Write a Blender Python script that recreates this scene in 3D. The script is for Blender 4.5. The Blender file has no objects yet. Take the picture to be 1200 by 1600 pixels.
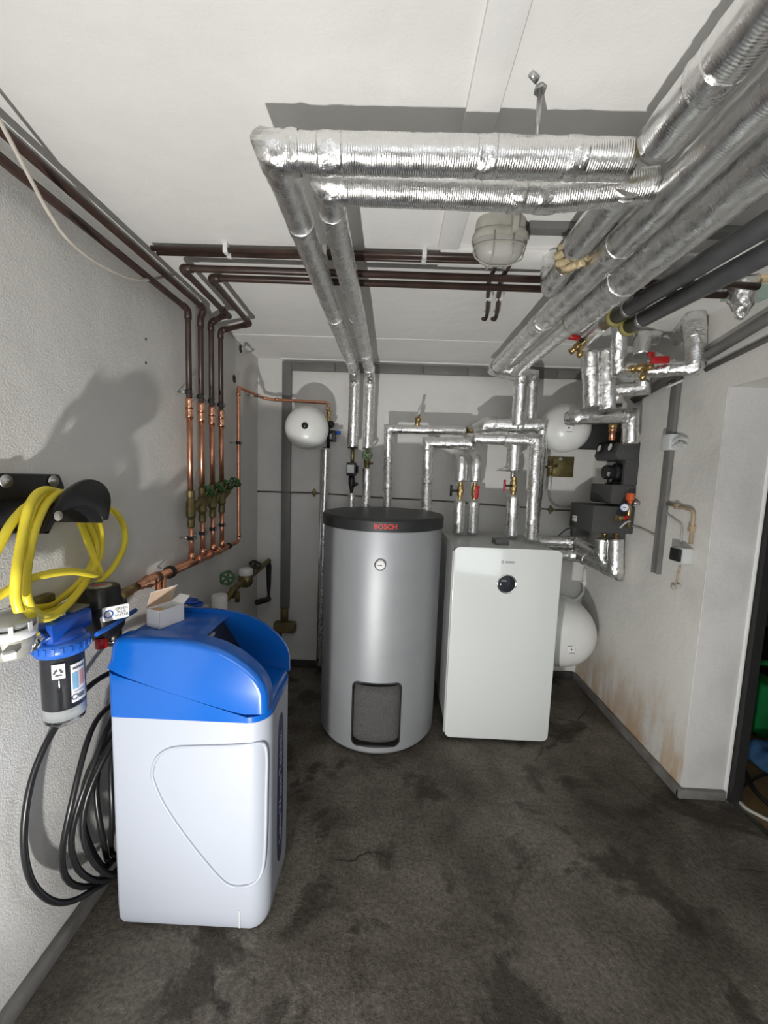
import bpy, bmesh, math, random
from mathutils import Vector, Matrix, noise
random.seed(7)
V = Vector
# ------------------------------------------------------------------ camera, light, exposure
F_PX, CAM_H = 605.0, 1.48
_Y = V((12, -60, F_PX)).normalized()
_D = V((-.037, 1, 0)); _D = (_D - _Y * _D.dot(_Y)).normalized()
_X = _D.cross(_Y)
_U = -_D
RW = Matrix((_X, _Y, _U))                      # camera (x right, y down, z forward) -> world
def at(px, py, **k):
    """point of the place seen at a photo pixel, on the plane x=, y= or z="""
    r = RW @ V(((px - 600) / F_PX, (py - 800) / F_PX, 1))
    (a, v), = k.items(); i = 'xyz'.index(a)
    c = V((0, 0, CAM_H)); t = (v - c[i]) / r[i]
    return c + r * t
sc = bpy.context.scene
col = sc.collection
cd = bpy.data.cameras.new('camera'); cam = bpy.data.objects.new('camera', cd); col.objects.link(cam)
cd.sensor_fit = 'HORIZONTAL'; cd.sensor_width = 36.0; cd.lens = F_PX / 1200 * 36.0
cd.clip_start = .02
m3 = RW @ Matrix(((1, 0, 0), (0, -1, 0), (0, 0, -1)))
cam.matrix_world = Matrix.Translation((0, 0, CAM_H)) @ m3.to_4x4()
sc.camera = cam
sc.view_settings.view_transform = 'Standard'; sc.view_settings.look = 'None'
sc.view_settings.gamma = 1.0; sc.view_settings.use_curve_mapping = False
sc.view_settings.exposure = 0.38
w = bpy.data.worlds.new('world'); sc.world = w; w.use_nodes = True
w.node_tree.nodes['Background'].inputs[0].default_value = (.92, .95, 1.0, 1)
w.node_tree.nodes['Background'].inputs[1].default_value = 3.0  # bright surroundings, fill light through the made-up rear opening
# LED work lamp standing low on the floor, left of and behind the camera
ld = bpy.data.lights.new('work_lamp', 'SPOT'); lo = bpy.data.objects.new('work_lamp_light', ld); col.objects.link(lo)
LIGHT = V((-.43, -.36, .15))
lo.location = LIGHT
lo.rotation_euler = (V((.35, 1.7, 2.1)) - LIGHT).to_track_quat('-Z', 'Y').to_euler()
ld.energy = 135; ld.spot_size = math.radians(150); ld.spot_blend = 1.0; ld.shadow_soft_size = .03
ld.color = (1.0, .98, .945)

# ------------------------------------------------------------------ materials
MATS = {}
def nodes(name):
    m = bpy.data.materials.new(name); m.use_nodes = True
    nt = m.node_tree; b = nt.nodes['Principled BSDF']
    MATS[name] = m
    return m, nt, b
def N(nt, t, **k):
    n = nt.nodes.new(t)
    for a, v in k.items():
        if a.startswith('i_'):
            key = a[2:]
            n.inputs[int(key) if key.isdigit() else key.replace('_', ' ')].default_value = v
        else: setattr(n, a, v)
    return n
def L(nt, a, b): nt.links.new(a, b)
def ramp(nt, fac, stops):
    r = N(nt, 'ShaderNodeValToRGB'); e = r.color_ramp.elements
    while len(e) < len(stops): e.new(.5)
    for el, (p, c) in zip(e, stops):
        el.position = p; el.color = (*c, 1) if len(c) == 3 else c
    L(nt, fac, r.inputs[0]); return r.outputs[0]
def coord(nt, kind='Object', scale=(1, 1, 1)):
    t = N(nt, 'ShaderNodeTexCoord'); mp = N(nt, 'ShaderNodeMapping'); mp.inputs['Scale'].default_value = scale
    L(nt, t.outputs[kind], mp.inputs[0]); return mp.outputs[0]
def tnoise(nt, vec, s, det=4, rough=.55, dist=0):
    n = N(nt, 'ShaderNodeTexNoise'); n.inputs['Scale'].default_value = s; n.inputs['Detail'].default_value = det
    n.inputs['Roughness'].default_value = rough; n.inputs['Distortion'].default_value = dist
    L(nt, vec, n.inputs['Vector']); return n.outputs['Fac']
def bump(nt, h, b, strength=.5, dist=.01, prev=None):
    n = N(nt, 'ShaderNodeBump'); n.inputs['Strength'].default_value = strength; n.inputs['Distance'].default_value = dist
    L(nt, h, n.inputs['Height'])
    if prev: L(nt, prev, n.inputs['Normal'])
    L(nt, n.outputs[0], b.inputs['Normal']); return n.outputs[0]
def mix(nt, fac, a, b_, mode='MIX'):
    n = N(nt, 'ShaderNodeMix'); n.data_type = 'RGBA'; n.blend_type = mode
    for s, v in ((n.inputs[0], fac), (n.inputs[6], a), (n.inputs[7], b_)):
        if isinstance(v, (int, float)): s.default_value = v
        elif isinstance(v, tuple): s.default_value = (*v, 1)
        else: L(nt, v, s)
    return n.outputs[2]
def math_(nt, op, a, b_=0.5):
    n = N(nt, 'ShaderNodeMath'); n.operation = op
    for s, v in ((n.inputs[0], a), (n.inputs[1], b_)):
        if isinstance(v, (int, float)): s.default_value = v
        else: L(nt, v, s)
    return n.outputs[0]
def plain(name, c, rough=.5, metal=0., var=.12, vs=25, bmp=0., bs=200, spec=None, coat=0):
    """plain material with a little procedural variation of tone and relief"""
    m, nt, b = nodes(name)
    v = coord(nt)
    f = tnoise(nt, v, vs, 4)
    lo_, hi = tuple(x * (1 - var) for x in c), tuple(min(1, x * (1 + var)) for x in c)
    L(nt, ramp(nt, f, [(.3, lo_), (.7, hi)]), b.inputs['Base Color'])
    b.inputs['Roughness'].default_value = rough; b.inputs['Metallic'].default_value = metal
    if spec is not None: b.inputs['Specular IOR Level'].default_value = spec
    if coat: b.inputs['Coat Weight'].default_value = coat
    if bmp: bump(nt, tnoise(nt, v, bs, 3), b, bmp, .004)
    return m
# foil jacket of the pipes
def foil(name, c=(.88, .88, .87), rough=.2, cr=1.0, rib=.35):
    m, nt, b = nodes(name)
    v = coord(nt); uv = coord(nt, 'UV')
    b.inputs['Metallic'].default_value = 1
    f = tnoise(nt, v, 9, 5)
    L(nt, ramp(nt, f, [(.25, tuple(x * .92 for x in c)), (.7, c)]), b.inputs['Base Color'])
    L(nt, ramp(nt, tnoise(nt, v, 30, 3), [(.3, (rough,) * 3), (.75, (rough + .16,) * 3)]), b.inputs['Roughness'])
    vo = N(nt, 'ShaderNodeTexVoronoi'); vo.inputs['Scale'].default_value = 55; L(nt, v, vo.inputs['Vector'])
    p = bump(nt, vo.outputs['Distance'], b, .16 * cr, .003)
    p = bump(nt, tnoise(nt, v, 38, 6, .65, .6), b, .30 * cr, .006, p)
    wv = N(nt, 'ShaderNodeTexWave'); wv.bands_direction = 'X'; wv.inputs['Scale'].default_value = 62
    wv.inputs['Distortion'].default_value = 1.2; wv.inputs['Detail'].default_value = 1; L(nt, uv, wv.inputs['Vector'])
    bump(nt, wv.outputs['Fac'], b, rib, .0015, p)
    return m
FOIL = foil('foil'); FOILC = foil('crumpled_foil', (.88, .88, .87), .14, 2.0, .1); FOILD = foil('dull_foil', (.86, .86, .85), .2, 1.25, .1)
FOILS = foil('smooth_foil', (.88, .88, .87), .22, .45, .1)
# walls
def plaster(name, c, grain, gs, stain, rust=False, zc=None):
    m, nt, b = nodes(name)
    v = coord(nt)
    st = tnoise(nt, v, 1.6, 8, .62, .3)
    cc = ramp(nt, st, [(.28, tuple(x * (1 - stain) for x in c)), (.55, c), (.8, tuple(min(1, x * 1.05) for x in c))])
    sp = tnoise(nt, v, 14, 6, .7)
    cc = mix(nt, math_(nt, 'MULTIPLY', ramp(nt, sp, [(.64, (0, 0, 0)), (.74, (1, 1, 1))]), stain * .8), cc, tuple(x * .62 for x in c))
    if rust:
        sx = N(nt, 'ShaderNodeSeparateXYZ'); L(nt, v, sx.inputs[0])
        h = math_(nt, 'ADD', sx.outputs['Z'], math_(nt, 'MULTIPLY', tnoise(nt, coord(nt, 'Object', (6, 6, 1.6)), 2.2, 6, .65), .55))
        k = ramp(nt, h, [(.22, (1, 1, 1)), (.74, (0, 0, 0))])
        k2 = math_(nt, 'MULTIPLY', k, ramp(nt, tnoise(nt, coord(nt, 'Object', (9, 9, 2)), 2, 6, .6), [(.36, (0, 0, 0)), (.58, (1, 1, 1))]))
        cc = mix(nt, math_(nt, 'MULTIPLY', k2, .85), cc, (.46, .27, .10))
        # faint rust run below the pump group
        run = tnoise(nt, coord(nt, 'Object', (4, 7, .5)), 2.3, 5, .6)
        cc = mix(nt, math_(nt, 'MULTIPLY', ramp(nt, run, [(.63, (0, 0, 0)), (.72, (1, 1, 1))]), .25), cc, (.5, .34, .16))
    L(nt, cc, b.inputs['Base Color']); b.inputs['Roughness'].default_value = .85
    b.inputs['Specular IOR Level'].default_value = .25
    p = bump(nt, tnoise(nt, v, gs, 5, .6), b, grain, .006)
    bump(nt, tnoise(nt, v, 5, 3), b, .35, .02, p)
    return m
WALL_L = plaster('roughcast_plaster', (.70, .69, .665), .42, 190, .12)
WALL_B = plaster('old_white_paint', (.70, .69, .66), .22, 60, .16)
WALL_R = plaster('stained_white_paint', (.71, .70, .665), .3, 45, .22, True)
WALL_P = plaster('grey_white_paint', (.66, .65, .635), .3, 60, .2)
CEIL = plaster('ceiling_paint', (.80, .795, .775), .12, 140, .07)
TRIMW = plaster('trim_white_paint', (.81, .805, .79), .08, 120, .06)
def concrete():
    m, nt, b = nodes('floor_concrete')
    v = coord(nt)
    a = tnoise(nt, v, 2.2, 9, .66, .25)
    cc = ramp(nt, a, [(.32, (.062, .049, .038)), (.48, (.145, .131, .111)), (.68, (.26, .242, .212))])
    wet = tnoise(nt, v, 3.4, 7, .62, .5)
    wm = ramp(nt, wet, [(.54, (0, 0, 0)), (.60, (1, 1, 1))])
    cc = mix(nt, math_(nt, 'MULTIPLY', wm, .75), cc, (.040, .031, .024))
    gr = tnoise(nt, v, 70, 5, .75)
    cc = mix(nt, 1.0, cc, ramp(nt, gr, [(.32, (.45, .44, .42)), (.68, (1.35, 1.32, 1.27))]), 'MULTIPLY')
    # fine shrinkage cracks
    ds = N(nt, 'ShaderNodeTexNoise'); ds.inputs['Scale'].default_value = 3.0; ds.inputs['Detail'].default_value = 6; L(nt, v, ds.inputs['Vector'])
    vm = N(nt, 'ShaderNodeVectorMath'); vm.operation = 'MULTIPLY_ADD'; vm.inputs[1].default_value = (.35, .35, 0)
    L(nt, ds.outputs['Color'], vm.inputs[0]); L(nt, v, vm.inputs[2])
    vo = N(nt, 'ShaderNodeTexVoronoi'); vo.feature = 'DISTANCE_TO_EDGE'; vo.inputs['Scale'].default_value = 1.15; L(nt, vm.outputs[0], vo.inputs['Vector'])
    ck = ramp(nt, vo.outputs['Distance'], [(0.0, (1, 1, 1)), (.006, (0, 0, 0))])
    ckm = math_(nt, 'MULTIPLY', ck, ramp(nt, tnoise(nt, v, 1.3, 2), [(.5, (0, 0, 0)), (.58, (1, 1, 1))]))
    cc = mix(nt, ckm, cc, (.012, .01, .008))
    L(nt, cc, b.inputs['Base Color'])
    L(nt, ramp(nt, wet, [(.45, (.62,) * 3), (.62, (.38,) * 3)]), b.inputs['Roughness'])
    b.inputs['Specular IOR Level'].default_value = .35
    p = bump(nt, gr, b, .8, .012)
    bump(nt, tnoise(nt, v, 9, 5), b, .5, .03, p)
    return m
FLOOR = concrete()
GREYP = plain('grey_paint', (.135, .135, .128), .55, 0, .15, 12, .1, 80)
GREYT = plain('grey_trunking', (.16, .16, .152), .45, 0, .12, 10)
GREYD = plain('grey_pvc', (.075, .077, .08), .42, 0, .2, 14, .05, 60)
SKIRT = plain('skirting_grey', (.17, .165, .155), .6, 0, .3, 9, .2, 60)
SKIRTD = plain('skirting_dark', (.035, .033, .03), .7, 0, .3, 9)
COPPER = plain('copper', (.68, .33, .205), .33, 1, .22, 16)
COPPERB = plain('bright_copper', (.80, .42, .27), .24, 1, .25, 30)
BROWN = plain('brown_lacquered_pipe', (.045, .025, .019), .38, 0, .35, 14, .1, 50)
BRASS = plain('brass', (.52, .38, .17), .33, 1, .25, 40)
BRASSD = plain('old_brass', (.20, .165, .075), .5, .85, .3, 40, .2, 90)
BLACK = plain('black_plastic', (.012, .012, .013), .36, 0, .2, 20, .04, 300)
BLACKM = plain('black_matt', (.016, .016, .016), .6, 0, .2, 20)
RUBBER = plain('black_rubber_hose', (.011, .011, .012), .33, 0, .2, 20)
STEEL = plain('zinc_steel', (.5, .5, .49), .35, 1, .2, 60)
CHROME = plain('chrome', (.75, .75, .74), .14, 1, .1, 40)
WHITE = plain('white_plastic', (.74, .74, .73), .35, 0, .03, 8)
SOFTW = plain('softener_white', (.40, .43, .49), .42, 0, .015, 3, .06, 500)
BLUE = plain('softener_blue', (.004, .105, .46), .22, 0, .06, 3, coat=.25)
BLUED = plain('valve_blue', (.008, .07, .40), .32, 0, .15, 12)
NAVY = plain('navy_print', (.028, .035, .115), .4, 0, .1, 12)
PALE = plain('pale_print', (.42, .45, .55), .5, 0, .05, 12)
YELLOW = plain('yellow_hose', (.80, .66, .045), .38, 0, .08, 10)
RED = plain('red_plastic', (.42, .012, .014), .35, 0, .15, 20)
ORANGE = plain('orange_cap', (.62, .10, .02), .4, 0, .1, 20)
GREEN = plain('green_handwheel', (.04, .11, .035), .45, 0, .25, 30)
GLASSW = plain('white_glass_front', (.70, .735, .715), .12, 0, .01, 3, coat=.4)
CASEG = plain('pale_grey_sheet', (.55, .57, .565), .35, 0, .03, 5)
TANK = plain('silver_foil_jacket', (.33, .34, .355), .46, .3, .04, 6, .06, 300)
FOAM = plain('grey_foam', (.085, .083, .08), .9, 0, .35, 160, .6, 220)
LID = plain('tank_lid_black', (.02, .021, .022), .45, 0, .1, 12)
EPP = plain('dark_grey_foam_shell', (.058, .058, .058), .75, 0, .18, 130, .25, 260)
VESW = plain('vessel_white', (.74, .745, .72), .3, 0, .03, 6, .05, 40)
CREAM = plain('old_cream_foam', (.55, .45, .27), .8, 0, .3, 30, .4, 60)
OLIVE = plain('rubber_ring_olive', (.30, .27, .085), .6, 0, .2, 30)
BEIGE = plain('beige_conduit', (.36, .28, .19), .5, 0, .2, 20)
CABLEG = plain('grey_cable', (.42, .41, .38), .5, 0, .12, 20)
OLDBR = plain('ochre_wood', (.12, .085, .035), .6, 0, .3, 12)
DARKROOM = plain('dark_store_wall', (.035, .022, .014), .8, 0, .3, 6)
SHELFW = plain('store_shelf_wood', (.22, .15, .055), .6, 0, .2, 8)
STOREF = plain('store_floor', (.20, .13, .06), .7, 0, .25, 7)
GREENP = plain('green_can_plastic', (.012, .19, .055), .35, 0, .15, 9)
BLUEC = plain('blue_cloth', (.06, .17, .36), .85, 0, .3, 20, .5, 60)
PAPER = plain('paper_white', (.8, .8, .8), .6, 0, .02, 5)
CARDIN = plain('cardboard_inside', (.50, .37, .26), .8, 0, .08, 20)
LABELB = plain('print_black', (.02, .02, .022), .5)
LABELBL = plain('print_blue', (.22, .42, .62), .5)
LABELRD = plain('print_pink', (.55, .28, .26), .5)
REDTXT = plain('red_print', (.60, .03, .025), .45)
GREYTXT = plain('grey_print', (.13, .14, .14), .4)
MINT = plain('mint_board', (.36, .47, .41), .7, 0, .1, 10)
DISP = plain('display_glass', (.03, .034, .04), .08, 0, .1, 4)
def glass(name, c, rough=.05, alpha=.25):
    m, nt, b = nodes(name)
    b.inputs['Base Color'].default_value = (*c, 1); b.inputs['Roughness'].default_value = rough
    b.inputs['Transmission Weight'].default_value = 1 - alpha; b.inputs['IOR'].default_value = 1.2
    bump(nt, tnoise(nt, coord(nt), 30, 2), b, .05, .003)
    return m
CLEAR = glass('clear_bowl_plastic', (.95, .96, .97), .03, 0)
LAMPG = glass('ribbed_lamp_glass', (.72, .72, .68), .25, .45)
# ------------------------------------------------------------------ mesh helpers
def ortho(d):
    d = d.normalized(); a = V((0, 0, 1)) if abs(d.z) < .9 else V((1, 0, 0))
    u = a.cross(d).normalized(); return u, d.cross(u)
def fillet_path(pts, rad, n=6):
    pts = [V(p) for p in pts]
    if rad <= 0 or len(pts) < 3: return pts
    out = [pts[0]]
    for a, b, c in zip(pts, pts[1:], pts[2:]):
        d1, d2 = (a - b), (c - b); l1, l2 = d1.length, d2.length; d1.normalize(); d2.normalize()
        ang = d1.angle(d2)
        if ang > 3.05: out.append(b); continue
        t = min(rad / math.tan(ang / 2), l1 * .49, l2 * .49)
        p, q = b + d1 * t, b + d2 * t
        for i in range(n + 1):
            s = i / n; out.append((1 - s) ** 2 * p + 2 * s * (1 - s) * b + s * s * q)
    out.append(pts[-1]); return out
def spline(pts, n=8, closed=False):
    P = [V(p) for p in pts]; out = []
    m = len(P)
    for i in range(m if closed else m - 1):
        if closed: p0, p1, p2, p3 = P[i - 1], P[i], P[(i + 1) % m], P[(i + 2) % m]
        else: p0, p1, p2, p3 = P[max(i - 1, 0)], P[i], P[i + 1], P[min(i + 2, m - 1)]
        for k in range(n):
            t = k / n
            out.append(.5 * ((2 * p1) + (p2 - p0) * t + (2 * p0 - 5 * p1 + 4 * p2 - p3) * t * t + (3 * p1 - p0 - 3 * p2 + p3) * t ** 3))
    if not closed: out.append(P[-1])
    return out
class MB:
    def __init__(s): s.v = []; s.f = []; s.uv = []; s.sm = []
    def add(s, vs, fs, uv=None, smooth=False):
        o = len(s.v); s.v += [V(p) for p in vs]
        for i, f in enumerate(fs):
            s.f.append([k + o for k in f]); s.sm.append(smooth)
            s.uv.append(uv[i] if uv else [(0, 0)] * len(f))
        return s
    def box(s, a, b):
        (x0, y0, z0), (x1, y1, z1) = a, b
        x0, x1 = sorted((x0, x1)); y0, y1 = sorted((y0, y1)); z0, z1 = sorted((z0, z1))
        v = [(x, y, z) for z in (z0, z1) for y in (y0, y1) for x in (x0, x1)]
        return s.add(v, [(0, 2, 3, 1), (4, 5, 7, 6), (0, 1, 5, 4), (2, 6, 7, 3), (0, 4, 6, 2), (1, 3, 7, 5)])
    def cbox(s, c, size, M=None):
        c = V(c); h = V(size) / 2
        v = [V((x, y, z)) for z in (-h.z, h.z) for y in (-h.y, h.y) for x in (-h.x, h.x)]
        if M: v = [M @ p for p in v]
        return s.add([p + c for p in v], [(0, 2, 3, 1), (4, 5, 7, 6), (0, 1, 5, 4), (2, 6, 7, 3), (0, 4, 6, 2), (1, 3, 7, 5)])
    def tube(s, pts, r, seg=14, cap=True, step=None, crinkle=0, freq=28, closed=False, rf=None):
        P = [V(p) for p in pts]
        P = [p for i, p in enumerate(P) if i == 0 or (p - P[i - 1]).length > 1e-5]
        if step:
            Q = [P[0]]
            for a, b in zip(P, P[1:]):
                k = max(1, int((b - a).length / step))
                Q += [a.lerp(b, (i + 1) / k) for i in range(k)]
            P = Q
        n = len(P); dirs = [(P[(i + 1) % n] - P[i]).normalized() for i in range(n if closed else n - 1)]
        u, w_ = ortho(dirs[0]); vs = []; L_ = 0; ls = []
        for i in range(n):
            d1 = dirs[i - 1] if (i > 0 or closed) else dirs[0]
            d2 = dirs[i] if i < len(dirs) else dirs[-1]
            if i > 0:
                L_ += (P[i] - P[i - 1]).length
            rr = rf(i / (n - 1)) * r if rf else r
            nb = d1 + d2
            if nb.length < 1e-4: nb = d1.copy()
            nb.normalize()
            for j in range(seg):
                a = 2 * math.pi * j / seg; o = (u * math.cos(a) + w_ * math.sin(a)) * rr
                den = d1.dot(nb); t = -(o.dot(nb)) / den if den > .2 else 0
                p = P[i] + o + d1 * t
                if crinkle:
                    p = p + o.normalized() * crinkle * (noise.noise(p * freq) + .5 * noise.noise(p * freq * 2.7))
                vs.append(p)
            ls.append(L_)
            q = d1.rotation_difference(d2); u = q @ u; w_ = q @ w_
        fs = []; uv = []; circ = 2 * math.pi * r
        for i in range(n if closed else n - 1):
            i2 = (i + 1) % n
            for j in range(seg):
                j2 = (j + 1) % seg
                fs.append((i * seg + j, i * seg + j2, i2 * seg + j2, i2 * seg + j))
                e = ls[i2] if i2 else L_
                uv.append([(ls[i], j / seg * circ), (ls[i], (j + 1) / seg * circ), (e, (j + 1) / seg * circ), (e, j / seg * circ)])
        s.add(vs, fs, uv, True)
        if cap and not closed:
            s.add(vs[:seg], [tuple(reversed(range(seg)))]); s.add(vs[-seg:], [tuple(range(seg))])
        return s
    def cyl(s, a, b, r, seg=20, r2=None):
        return s.tube([a, b], r, seg, rf=(lambda t: 1 + t * ((r2 if r2 is not None else r) / r - 1)))
    def lathe(s, prof, o, d=(0, 0, 1), seg=32, sharp=False, squash=None):
        """prof: (radius, distance along d); caps where radius is 0"""
        o = V(o); d = V(d).normalized(); u, w_ = ortho(d); vs = []
        for r, h in prof:
            for j in range(seg):
                a = 2 * math.pi * j / seg
                vs.append(o + d * h + (u * math.cos(a) + w_ * math.sin(a)) * max(r, 1e-5))
        fs = [(i * seg + j, i * seg + (j + 1) % seg, (i + 1) * seg + (j + 1) % seg, (i + 1) * seg + j) for i in range(len(prof) - 1) for j in range(seg)]
        s.add(vs, fs, None, not sharp); return s
    def prism(s, outline, fn, d0, d1):
        """2-D outline, fn(a, b, depth) -> point"""
        n = len(outline)
        v = [fn(a, b, d0) for a, b in outline] + [fn(a, b, d1) for a, b in outline]
        fs = [tuple(reversed(range(n))), tuple(range(n, 2 * n))] + [(i, (i + 1) % n, n + (i + 1) % n, n + i) for i in range(n)]
        return s.add(v, fs)
    def build(s, name, mat, parent=None, bevel=0, bseg=2, smooth=None, auto=None):
        me = bpy.data.meshes.new(name); me.from_pydata([tuple(p) for p in s.v], [], s.f)
        ul = me.uv_layers.new(name='UVMap'); k = 0
        flat = []
        for u in s.uv:
            for q in u: flat += [q[0], q[1]]
        ul.data.foreach_set('uv', flat)
        me.polygons.foreach_set('use_smooth', s.sm if smooth is None else [smooth] * len(s.f))
        bm = bmesh.new(); bm.from_mesh(me)
        bmesh.ops.remove_doubles(bm, verts=bm.verts, dist=1e-6)
        bmesh.ops.recalc_face_normals(bm, faces=bm.faces)
        if bevel:
            ed = [e for e in bm.edges if len(e.link_faces) == 2 and e.calc_face_angle(0) > .6]
            bmesh.ops.bevel(bm, geom=ed, offset=bevel, segments=bseg, affect='EDGES', profile=.5, clamp_overlap=True)
            for f in bm.faces: f.smooth = True
        bm.to_mesh(me); bm.free()
        if bevel or auto: me.set_sharp_from_angle(angle=math.radians(auto or 38))
        me.materials.append(mat)
        o = bpy.data.objects.new(name, me); col.objects.link(o)
        if parent is not None: adopt(o, parent)
        return o
def adopt(o, parent):
    p = parent; M = Matrix.Identity(4)
    chain = []
    while p is not None: chain.append(p); p = p.parent
    for q in reversed(chain): M = M @ q.matrix_parent_inverse @ q.matrix_basis
    o.parent = parent; o.matrix_parent_inverse = M.inverted()
def tag(o, label, cat, group=None):
    o['label'] = label; o['category'] = cat
    if group: o['group'] = group
    return o
def thing(name, label, cat, loc=(0, 0, 0), group=None):
    o = bpy.data.objects.new(name, None); o.empty_display_size = .05; col.objects.link(o); o.location = loc
    return tag(o, label, cat, group)
def struct(name, mb, mat, parent=None, **k):
    o = mb.build(name, mat, parent, **k)
    if parent is None: o['kind'] = 'structure'
    return o
def text(name, body, size, M, mat, parent, depth=.0006, bend=None, sx=1.0, bold=0):
    cu = bpy.data.curves.new(name, 'FONT'); cu.body = body; cu.size = size; cu.align_x = 'CENTER'; cu.align_y = 'CENTER'
    cu.extrude = depth; cu.resolution_u = 3; cu.offset = bold
    t = bpy.data.objects.new(name, cu); col.objects.link(t)
    dg = bpy.context.evaluated_depsgraph_get(); me = bpy.data.meshes.new_from_object(t.evaluated_get(dg))
    bpy.data.objects.remove(t); bpy.data.curves.remove(cu)
    for v in me.vertices:
        p = V((v.co.x * sx, v.co.y, v.co.z))
        v.co = bend(p) if bend else M @ p
    me.materials.clear(); me.materials.append(mat)
    o = bpy.data.objects.new(name, me); col.objects.link(o); adopt(o, parent); return o
def rrect(x0, y0, x1, y1, r, n=6):
    out = []
    for cx, cy, a0 in ((x1 - r, y0 + r, -90), (x1 - r, y1 - r, 0), (x0 + r, y1 - r, 90), (x0 + r, y0 + r, 180)):
        for i in range(n + 1):
            a = math.radians(a0 + 90 * i / n); out.append((cx + r * math.cos(a), cy + r * math.sin(a)))
    return out
def XZ(a, b, d): return V((a, d, b))           # outline in x,z, depth along y
def YZ(a, b, d): return V((d, a, b))
def XY(a, b, d): return V((a, b, d))
FACE = Matrix.Rotation(math.pi / 2, 4, 'X')     # text plane facing -y
def along(pts, t):
    """point and direction at distance t along a polyline"""
    for a, b in zip(pts, pts[1:]):
        l = (b - a).length
        if t <= l: return a + (b - a) * (t / l), (b - a).normalized()
        t -= l
    return pts[-1], (pts[-1] - pts[-2]).normalized()
def foil_run(name, label, pts, r, mat=None, tapes=(), cat='pipe', group=None, fil=0, crinkle=.0016, ends=(), base=None, elbow=True):
    """insulated pipe: a foil jacket swept along its route, crumpled foil at the elbows, tape wraps along it"""
    pts = [V(p) for p in pts]; mat = mat or FOIL
    t = thing(name, label, cat, base or pts[-1], group)
    MB().tube(fillet_path(pts, fil), r, 26, step=.014, crinkle=crinkle).build('foil_jacket', mat, t)
    if elbow:
        for a, b, c in zip(pts, pts[1:], pts[2:]):
            d1, d2 = (a - b).normalized(), (c - b).normalized()
            if d1.angle(d2) > 2.6: continue
            k = min(r * 1.5, (a - b).length * .5, (c - b).length * .5)
            MB().tube([b + d1 * k, b, b + d2 * k], r * 1.035, 28, step=.006, crinkle=.0045, freq=42, cap=False).build('elbow_wrap', FOILC, t)
    for s in tapes:
        p, d = along(pts, s); wd = .018 + random.random() * .012
        MB().tube([p - d * wd, p + d * wd], r * 1.03, 28, step=.005, crinkle=.003, freq=50).build('tape_wrap', FOILC, t)
    for s, m_, rr in ends:
        p, d = along(pts, s)
        MB().cyl(p - d * .006, p + d * .006, r * rr, 26).build('end_ring', m_, t)
    return t
def clip(parent, p, wallp, r=.017, name='pipe_clip'):
    """round two-part pipe clip with a rod to the wall"""
    p, wallp = V(p), V(wallp); d = (wallp - p).normalized()
    c = MB().lathe([(r, -.009), (r * 1.28, -.009), (r * 1.28, .009), (r, .009)], p, (0, 0, 1), 20, True).build(name, BLACKM, parent)
    m = MB()
    m.cyl(p + d * r, wallp, .004, 8)
    m.build('clip_rod', STEEL, c)
    MB().cbox(p - d * r * 1.25 + V((0, .004, 0)), (.008, .02, .014)).build('clip_screw', STEEL, c)
    return c
def handwheel(parent, c, d, R, mat, spokes=5, stem=.03, nm='handwheel'):
    c = V(c); d = V(d).normalized(); u, w_ = ortho(d)
    m = MB(); n = 5 * 6
    ring = [c + (u * math.cos(2 * math.pi * i / n) + w_ * math.sin(2 * math.pi * i / n)) * R * (1 + .07 * math.cos(2 * math.pi * i / n * 5)) for i in range(n)]
    m.tube(ring, R * .2, 8, closed=True)
    for i in range(spokes):
        a = 2 * math.pi * i / spokes; m.cyl(c, c + (u * math.cos(a) + w_ * math.sin(a)) * R, R * .15, 6)
    m.cyl(c - d * R * .25, c + d * R * .25, R * .34, 10)
    o = m.build(nm, mat, parent)
    MB().cyl(c - d * stem, c, R * .2, 10).build('stem', BRASS, o)
    return o
# ------------------------------------------------------------------ the room
XL, XR, YB, CZ = -.97, 1.43, 2.80, 2.258
XD, YP, ZB = 1.645, 1.735, 1.90               # door plane, pillar face, underside of the beam
YR = -2.3
struct('floor', MB().box((XL - .1, YR - .1, -.08), (XD + .035, YB + .1, 0)), FLOOR)
struct('floor_store', MB().box((XD + .035, -.4, -.08), (3.4, 3.0, .0)), STOREF)
struct('ceiling', MB().box((XL - .1, YR - .1, CZ), (3.4, 3.0, CZ + .1)), CEIL)
def gridwall(fn, nu, nv):
    m = MB(); vs = [fn(i / nu, j / nv) for j in range(nv + 1) for i in range(nu + 1)]
    fs = [(j * (nu + 1) + i, j * (nu + 1) + i + 1, (j + 1) * (nu + 1) + i + 1, (j + 1) * (nu + 1) + i) for j in range(nv) for i in range(nu)]
    return m.add(vs, fs)
struct('wall_left', MB().box((XL - .1, YR - .1, 0), (XL, YB + .1, CZ)), WALL_L)
struct('wall_back', MB().box((XL, YB, 0), (XR + .3, YB + .1, CZ)), WALL_B)
struct('wall_right', MB().box((XR, YP, 0), (XD, YB, CZ)), WALL_R)
struct('wall_pillar', MB().box((XR + .002, YP - .004, 0), (XD - .012, YP, ZB)), WALL_P)
struct('wall_beam', MB().box((XR, YR, ZB), (XD, YP, CZ)), WALL_R)
struct('wall_door_side', MB().box((XD - .03, YR, 0), (XD + .1, .62, ZB)), WALL_P)
struct('wall_rear', MB().box((XL, YR - .1, 2.0), (XD, YR, CZ)), WALL_B)  # unseen opening below this, made up to let fill light in
struct('wall_rear_low', MB().box((XL, YR - .1, 0), (XD, YR, .95)), WALL_B)  # added low wall, keeps the fill light off the low corners
struct('ground_outside', MB().box((-6, -9, -.09), (6, YR - .1, -.002)), FLOOR)
struct('wall_store_far', MB().box((3.3, -.4, 0), (3.4, 3.0, CZ)), DARKROOM)
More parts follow.
